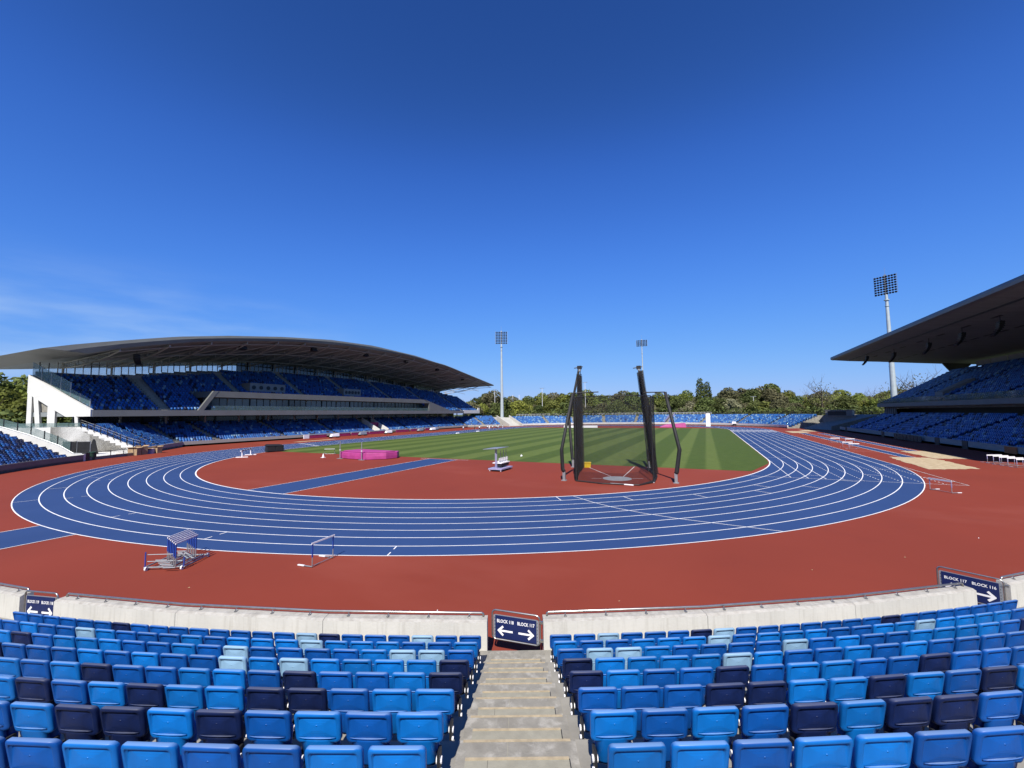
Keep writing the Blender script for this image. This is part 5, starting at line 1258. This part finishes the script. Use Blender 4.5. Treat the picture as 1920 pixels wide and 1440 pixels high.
# ------------------------------------------------------------------ floodlight masts, poles, goals
lampme = None
def lamp_mesh():
    g = MB(); g.tube([(0, .20, .05), (0, 0, 0), (0, -.22, -.12), (0, -.25, -.14)], [.10, .26, .33, .33], 10); return g.mesh('floodlight', ['dark'])
LM = lamp_mesh()
def mast(x, y, h, cols, rows, w, hh, face, label, r0=.62, r1=.28, lampscale=1.):
    m_ = empty('floodlight_mast', (x, y, 0), face, label, 'floodlight mast', 'floodlight masts round the stadium')
    g = MB(); g.tube([(0, 0, 0), (0, 0, 2.5), (0, 0, h*.45), (0, 0, h-hh)], [r0*1.15, r0, (r0+r1)/2, r1], 14); g.tube([(0, 0, h*.83), (0, 0, h*.835)], r1*1.9, 12); g.tube([(0, 0, h*.79), (0, 0, h*.792)], r1*1.6, 12); g.build('pole', 'mast', m_, smooth=False)
    g = MB(); g.box(-.3, .3, -.2, .2, h-hh-.3, h+.2)
    for r in range(rows):
        z = h-hh+hh*(r+.5)/rows; g.box(-w/2, w/2, -.05, .05, z-.05, z+.05)
    for sx in (-1, 1): g.box(sx*w/2-.04, sx*w/2+.04, -.04, .04, h-hh, h)
    g.build('head_frame', 'galv', m_)
    for r in range(rows):
        for c_ in range(cols):
            o = bpy.data.objects.new('floodlight', LM); col.objects.link(o); o.parent = m_
            o.location = (-w/2+w*(c_+.5)/cols, -.12, h-hh+hh*(r+.5)/rows-.05); o.scale = [lampscale]*3
    g = MB(); g.tube([(0, 0, h), (0, 0, h+2.6)], .03, 5); g.build('lightning_rod', 'galv', m_)
mast(-59.3, 122.9, 46, 7, 8, 5.8, 6.2, R_(26), 'tall pale floodlight mast just beyond the far end of left stand', .85, .36)
mast(86.6, 119.7, 50.6, 8, 8, 6.0, 6.6, R_(-35), 'largest pale floodlight mast rising behind the right stand roof', .95, .40)
mast(-.4, 178.7, 45.5, 7, 5, 5.8, 3.6, R_(5), 'thin distant floodlight mast seen behind the throwing cage', .5, .22)
def lightpole(x, y, h, label, two=True):
    p = empty('lamp_post', (x, y, 0), 0, label, 'lamp post', 'slim lamp posts beyond the far terrace')
    g = MB(); g.tube([(0, 0, 0), (0, 0, h)], [.16, .08], 7); g.build('pole', 'hwhite', p)
    g = MB(); g.box(-1.2, 1.2, -.04, .04, h-.1, h); g.build('cross_arm', 'galv', p)
    for x_ in (-1.1, -.4, .4, 1.1): g = MB(); g.hexa([Vector((x_-.25, -.35, h-.1)), Vector((x_+.25, -.35, h-.1)), Vector((x_+.25, .1, h)), Vector((x_-.25, .1, h))], [Vector((x_-.25, -.35, h)), Vector((x_+.25, -.35, h)), Vector((x_+.25, .1, h+.15)), Vector((x_-.25, .1, h+.15))]); g.build('lamp', 'galv', p)
lightpole(-51.9, 158.3, 19.5, 'slim white lamp post right of the rugby posts'); lightpole(-30.2, 168.4, 22.5, 'slim white lamp post just left of the cage, taller than its neighbour')
lightpole(54.4, 207.9, 13.5, 'slim white lamp post in front of the trees behind the far right terrace'); lightpole(-75.8, 147.2, 19, 'slim lamp post just beyond the left stand roof tip'); lightpole(-43, 163, 10.5, 'short lamp post between rugby posts and cage')
rp = empty('rugby_posts', (-65.1, 152.1, 0), R_(25), 'tall white rugby goal posts beyond the far terrace', 'rugby posts')
for sx in (-1, 1): g = MB(); g.tube([(sx*1.75, 0, 0), (sx*1.75, 0, 16)], .11, 8); g.build('upright', 'hwhite', rp)
g = MB(); g.tube([(-1.75, 0, 4.6), (1.75, 0, 4.6)], .09, 8); g.build('crossbar', 'hwhite', rp)
fg = empty('football_goal', (-15.5, 175, 3.2), R_(24), 'white football goal frame behind the far terrace', 'goal')
g = MB(); g.tube([(-8, 0, 0), (-8, 0, 2.6)], .12, 6); g.tube([(-8, 0, 2.6), (8, 0, 2.6)], .12, 6); g.tube([(8, 0, 2.6), (8, 0, 0)], .12, 6); g.build('frame', 'hwhite', fg)
g = MB(); g.tube([(-1.5, 0, 0), (-1.5, 0, 2.6)], .08, 6); g.build('support', 'hwhite', fg)
g = MB(); g.prism([(-26, 178), (-2, 188), (-6, 198), (-30, 188)], -.05, 3.2); g.build('grass_bank', 'field', kind='structure')

# ------------------------------------------------------------------ trees
def crown_mesh(name, lobes, n, s, seed, mats=('leafA',), sparse=1.):
    r = np.random.default_rng(seed); V = []; Fc = []
    for (cx, cy_, cz, rx_, ry_, rz_) in lobes:
        m_ = int(n*(rx_*ry_*rz_)**(2/3)*sparse)
        for _ in range(m_):
            d = r.normal(size=3); d /= np.linalg.norm(d); rad = r.uniform(.55, 1.06)**.6
            p = np.array([cx, cy_, cz])+d*np.array([rx_, ry_, rz_])*rad
            a = r.normal(size=3); a /= np.linalg.norm(a); b = np.cross(a, r.normal(size=3)); b /= np.linalg.norm(b)+1e-9
            # tilt leaf clumps to face outward a little
            nrm = d*.9+r.normal(size=3)*.7; nrm /= np.linalg.norm(nrm); a = a-nrm*(a@nrm); a /= np.linalg.norm(a)+1e-9; b = np.cross(nrm, a)
            ss = s*r.uniform(.5, 1.3); o = len(V)
            V += [tuple(p-a*ss), tuple(p+b*ss*.6), tuple(p+a*ss), tuple(p-b*ss*.7)]; Fc.append((o, o+1, o+2, o+3))
    me = bpy.data.meshes.new(name); me.from_pydata(V, [], Fc); me.materials.append(M[mats[0]]); me.update(); return me
def lobes_round(seed, h=10, w=5, n=13, base=.28):
    r = np.random.default_rng(seed); L = []
    for i in range(n):
        z = h*(base+(1-base)*(i+.5)/n*.86); e = math.sin(min(1, (z/h-base)/(1-base)*.9+.12)*math.pi)**.6
        a = r.uniform(0, 6.28); d = w*.55*e*r.uniform(.3, 1); q = r.uniform(.26, .44)*w
        L.append((d*math.cos(a), d*math.sin(a), z, q, q, q*r.uniform(.7, .95)))
    L.append((0, 0, h*.55, w*.5, w*.5, h*.28)); return L
variants = {}
def trunk_mesh(h, w, seed, bare=False):
    r = np.random.default_rng(seed); g = MB(); g.tube([(0, 0, 0), (.1, 0, h*.3), (0, .1, h*.6), (0, 0, h*.85)], [.035*h, .026*h, .015*h, .004*h], 7)
    for i in range(22 if bare else 9):
        z = h*r.uniform(.25, .75); a = r.uniform(0, 6.28); L = w*r.uniform(.5, 1); up = r.uniform(.3, 1.1)
        p0 = Vector((0, 0, z)); p1 = p0+Vector((math.cos(a)*L*.5, math.sin(a)*L*.5, L*.35*up)); p2 = p1+Vector((math.cos(a+.3)*L*.5, math.sin(a+.3)*L*.5, L*.6*up))
        g.tube([p0, p1, p2], [.007*h, .004*h, .0015*h] if bare else [.010*h, .006*h, .002*h], 5)
        if bare:
            for _ in range(3):
                q = p1.lerp(p2, r.uniform(0, .8)); g.tube([q, q+Vector((r.uniform(-1, 1), r.uniform(-1, 1), r.uniform(.4, 1.6)))*L*.35], [.0025*h, .0008*h], 4)
    return g.mesh('trunk', 'bark')
NV = 6
for i in range(NV):
    L = lobes_round(100+i, 10, 5.2+.5*(i % 3), 12+i % 4); variants['r%d' % i] = [crown_mesh('crown', L, 95, .34, 200+i, (m_,)) for m_ in ('leafA', 'leafB', 'leafC', 'leafD', 'leafE')]+[trunk_mesh(10, 4, 300+i)]
pop = [(0, 0, 10*(.12+.84*i/9), 1.25*math.sin(math.pi*(.12+.8*(i+.6)/10))**.7+.1, 1.25*math.sin(math.pi*(.12+.8*(i+.6)/10))**.7+.1, .95) for i in range(10)]
variants['pop'] = [crown_mesh('crown', pop, 170, .22, 400, ('leafB',)), trunk_mesh(10, .8, 401)]
variants['bare'] = [crown_mesh('crown', lobes_round(500, 10, 5.5, 12), 12, .17, 501, ('leafC',)), trunk_mesh(10, 5, 502, True)]
TG = 'trees beyond the far terrace'
def tree(x, y, h, v, mi, label, wide=1., group=TG):
    t_ = empty('tree', (x, y, -.05), random.uniform(0, 6.28), label, 'tree', group)
    s = h/10; V = variants[v]; cr = V[mi] if v.startswith('r') else V[0]
    for nm, me in (('crown', cr), ('trunk', V[-1])):
        o = bpy.data.objects.new(nm, me); col.objects.link(o); o.parent = t_; o.scale = (s*wide, s*wide, s)
    return t_
def azpos(px, D):
    u = (px-960)/776.22; return CAM.x+D*(-.4227+.906*u), CAM.y+D*(.906+.4227*u)
mname = ['fresh green', 'dark green', 'brownish budding', 'yellow green', 'cream blossoming']
skyline = [(880, 748), (905, 737), (925, 734), (945, 741), (962, 740), (985, 742), (1003, 740), (1022, 736), (1045, 737), (1064, 732), (1085, 735), (1104, 731), (1125, 738), (1146, 741), (1168, 735), (1190, 731), (1210, 740),
           (1235, 737), (1258, 738), (1283, 733), (1305, 745), (1335, 744), (1352, 734), (1372, 729), (1388, 727), (1405, 731), (1418, 728), (1437, 718), (1452, 727), (1470, 734), (1492, 741), (1515, 742), (1538, 737), (1560, 740), (1580, 731), (1602, 739), (1625, 742), (1645, 740), (1668, 733), (1690, 737), (1715, 745), (1740, 748)]
far_ord = 0
for i, (px, top) in enumerate(skyline):
    D = 262+((i*37) % 23); x, y = azpos(px+random.uniform(-3, 3), D); h = 5.7+(771-(px-960)*.012*.6-top)/776*D*1.02
    mi = [0, 1, 2, 1, 2, 0, 1, 0, 2, 3, 1, 0][i % 12]
    if px > 1560: mi = 3 if i % 3 else 0
    if 1360 < px < 1400: mi = 2
    far_ord += 1
    where = f'tree {"topping" if h>17 else "in"} the back treeline'
    tree(x, y, h, 'r%d' % (i % NV), mi, f'{mname[mi]} tree in the back row, {ordn(i+1) if i<28 else ordn(len(skyline)-i)} from the {"left" if i<28 else "right"}', 1.05)
k = 0
for px in range(890, 1740, 21):
    D = 215+((k*53) % 19); x, y = azpos(px+random.uniform(-5, 5), D); h = random.uniform(9.2, 12.5); mi = random.choice((0, 1, 1, 2, 2, 3)) if px < 1500 else random.choice((0, 3, 4, 1, 3))
    if px in (1289+21*0, 1373): mi = 4
    tree(x, y, h, 'r%d' % ((k*5+2) % NV), mi, f'low {mname[mi]} tree in the front row, {ordn(k+1) if k<28 else ordn(42-k)} from the {"left" if k<28 else "right"}', 1.25, 'lower trees in front of the treeline'); k += 1
for px, D, h, lb in ((1313, 236, 23.6, 'left and taller of the two slim poplars'), (1326, 238, 21.8, 'right and shorter of the two slim poplars')):
    x, y = azpos(px, D); tree(x, y, h, 'pop', 0, lb+' rising above the treeline', .95, 'slim poplars')
for px, D, h, lb in ((1541, 215, 19.5, 'bare budding tree above the trees right of centre'), (1683, 150, 15.5, 'sparse bare tree showing above the right stand slope'), (1720, 150, 17.5, 'sparse bare tree above the right stand slope near the roof'), (1640, 225, 15, 'thin budding tree left of the big mast')):
    x, y = azpos(px, D); tree(x, y, h, 'bare', 0, lb, 1.0, 'bare budding trees')
# left trees beyond the left stand
k = 0
for (x, y, h, mi) in ((-150, -25, 16, 0), (-158, -14, 18.5, 1), (-150, -6, 16.5, 3), (-165, -32, 17, 1), (-140, 4, 17, 0), (-152, 12, 18, 1), (-138, -16, 13.5, 3), (-136, -32, 12, 1), (-130, 10, 15, 0), (-145, 24, 17, 1), (-172, 0, 19, 0)):
    k += 1; tree(x, y, h, 'r%d' % (k % NV), mi, f'{mname[mi]} tree beyond the left stand legs, {ordn(k)} of the clump behind the concourse', 1.3, 'trees beyond the left stand')
# undergrowth masses nobody could count
def hedge(name, pts, h, wd, label):
    V, Fc = [], []; r = np.random.default_rng(9)
    for a, b_ in zip(pts, pts[1:]):
        L = math.dist(a, b_)
        for _ in range(int(L*26)):
            t_ = r.random(); hh = h*(.75+.25*math.sin(t_*L*.35)+.15*math.sin(t_*L*.9)); p = np.array([lerp(a[0], b_[0], t_)+r.normal()*wd*.4, lerp(a[1], b_[1], t_)+r.normal()*wd*.4, r.random()**.7*hh])
            q = r.normal(size=3); q /= np.linalg.norm(q); w2 = np.cross(q, r.normal(size=3)); w2 /= np.linalg.norm(w2); ss = r.uniform(.3, .75); o = len(V)
            V += [tuple(p-q*ss), tuple(p+w2*ss*.6), tuple(p+q*ss), tuple(p-w2*ss*.7)]; Fc.append((o, o+1, o+2, o+3))
    me = bpy.data.meshes.new(name); me.from_pydata(V, [], Fc); me.materials.append(M['leafB']); me.update()
    o = bpy.data.objects.new(name, me); col.objects.link(o); tag(o, label, 'shrubs', None, 'stuff')
hedge('undergrowth', [azpos(px, 205) for px in range(870, 1760, 40)], 7.5, 3, 'dense shrubby undergrowth along the foot of the far treeline')
hedge('shrub_bank', [(-128, -45), (-126, -20), (-124, 0), (-122, 22)], 8, 3, 'dense dark shrubs behind the left concourse')

# ------------------------------------------------------------------ people
def body_mesh(pose):
    me = bpy.data.meshes.new('b'); st_, ar = pose
    J = [(0, 0, .95), (0, -.01, 1.18), (0, 0, 1.42), (0, 0, 1.52), (0, -.01, 1.66), (0, 0, 1.74),
         (.10, 0, .90), (.11, -st_*.22, .50), (.11, -st_*.30+.05, .08), (.11, -st_*.30-.10, .04),
         (-.10, 0, .90), (-.11, st_*.22, .50), (-.11, st_*.34, .10), (-.11, st_*.34-.15, .05),
         (.19, 0, 1.40), (.24, ar*.12, 1.13), (.25, -ar*.05-.05, .90), (.25, -ar*.08-.07, .82),
         (-.19, 0, 1.40), (-.24, -ar*.12, 1.13), (-.25, ar*.05-.05, .90), (-.25, ar*.08-.07, .82)]
    Ed = [(0, 1), (1, 2), (2, 3), (3, 4), (4, 5), (0, 6), (6, 7), (7, 8), (8, 9), (0, 10), (10, 11), (11, 12), (12, 13), (2, 14), (14, 15), (15, 16), (16, 17), (2, 18), (18, 19), (19, 20), (20, 21)]
    rad = [.13, .125, .13, .055, .095, .08, .085, .06, .042, .04, .085, .06, .042, .04, .06, .042, .032, .035, .06, .042, .032, .035]
    me.from_pydata(J, Ed, []); o = bpy.data.objects.new('b', me); col.objects.link(o)
    md = o.modifiers.new('s', 'SKIN'); 
    for i, v in enumerate(me.skin_vertices[0].data): v.radius = (rad[i], rad[i]); v.use_root = i == 0
    o.modifiers.new('d', 'SUBSURF').levels = 1
    dg = bpy.context.evaluated_depsgraph_get(); out = bpy.data.meshes.new_from_object(o.evaluated_get(dg)); out.materials.clear(); out.materials.append(M['skin'])
    bpy.data.objects.remove(o); return out
B1, B2 = body_mesh((.1, .3)), body_mesh((.9, 1.)); 
def ell(cx, cy_, z, rx_, ry_, n=12): return [Vector((cx+rx_*math.cos(2*math.pi*i/n), cy_+ry_*math.sin(2*math.pi*i/n), z)) for i in range(n)]
def shirt_mesh(m_):
    g = MB(); g.loft([ell(0, 0, .96, .17, .12), ell(0, 0, 1.1, .165, .12), ell(0, 0, 1.3, .20, .135), ell(0, 0, 1.42, .19, .12), ell(0, 0, 1.49, .08, .08)], cap0=False)
    for s in (-1, 1): g.loft([[Vector((s*(.19+.05*t_)+.055*math.cos(a), .055*math.sin(a), 1.42-.24*t_)) for a in np.linspace(0, 6.28, 9)[:-1]] for t_ in (0, .5, 1)])
    return g.mesh('shirt', m_)
def shorts_mesh(m_, L=.42):
    g = MB(); g.loft([ell(0, 0, 1.0, .165, .12), ell(0, 0, .88, .19, .13), ell(0, 0, .80, .19, .12)], cap1=False)
    for s in (-1, 1): g.loft([ell(s*.10, 0, .86, .10, .11, 8), ell(s*.115, 0, .86-L*.5, .095, .10, 8), ell(s*.115, 0, .86-L, .09, .09, 8)], cap0=False)
    return g.mesh('shorts', m_)
def hair_mesh():
    g = MB(); g.loft([ell(0, .01, 1.70, .105, .11), ell(0, .01, 1.77, .10, .105), ell(0, .01, 1.82, .06, .065)], cap0=False); return g.mesh('hair', 'black')
SH = {k_: shirt_mesh(k_) for k_ in ('hwhite', 'black', 'navy', 'pinkside')}; ST = {k_: shorts_mesh(k_) for k_ in ('black', 'navy', 'hwhite')}; HR = hair_mesh()
ppl = [(-41.5, 66.0, 'black', 'black', 'leftmost person on left straight, in black'), (-40.2, 66.9, 'hwhite', 'black', 'second person from left, white top and black shorts'), (-42.3, 70.5, 'navy', 'black', 'person in navy top standing left of the white group'),
       (-40.6, 73.4, 'hwhite', 'navy', 'person in white top walking on the far left straight'), (-39.6, 73.0, 'hwhite', 'hwhite', 'person all in white on the far left straight'), (-41.8, 75.5, 'pinkside', 'black', 'person in dark red top near the far left corner'),
       (-37.9, 72.2, 'hwhite', 'black', 'person in white top nearest the grass edge'), (-39.2, 77.5, 'hwhite', 'black', 'person in white top and black shorts left of the tallest one'), (-37.0, 74.6, 'hwhite', 'navy', 'white topped person in navy shorts beside the grass'),
       (-38.9, 82.2, 'hwhite', 'hwhite', 'rightmost person in white at the far left corner'), (-42.0, 84.0, 'black', 'black', 'person in black by the far corner steps'), (-44.2, 63.0, 'hwhite', 'navy', 'person in white top beside the magenta boards')]
for i, (x, y, s1, s2, lb) in enumerate(ppl):
    p = empty('person', (x, y, .01), random.uniform(0, 6.28), lb, 'person', 'people on the left straight')
    for nm, me in (('body', B1 if i % 2 else B2), ('shirt', SH[s1]), ('shorts', ST[s2]), ('hair', HR)):
        o = bpy.data.objects.new(nm, me); col.objects.link(o); o.parent = p

# scraps of litter on the red surface
for i, (x, y) in enumerate(((28.1, -45.1), (27.6, -44.2), (14.3, -48.9), (36.9, -36.1), (40.8, -31.8), (-31.0, -37.6), (-30.5, -37.9), (44.5, -29.6), (22.9, -46.9), (33.4, -39.0), (8.5, -22.7), (2.5, -25.6))):
    g = MB(); a = random.uniform(.018, .034); c_ = Vector((x, y, 0)); g.add([c_+Vector((-a, -a*.6, .004)), c_+Vector((a, -a*.4, .02)), c_+Vector((a*.8, a, .006)), c_+Vector((-a*.5, a*.7, .03))], [(0, 1, 2), (0, 2, 3)])
    g.build('litter_scrap', 'card' if i % 4 else 'hwhite', label='tiny pale scrap of litter lying on the red running surface', cat='litter', group='scraps of litter on the red surface')
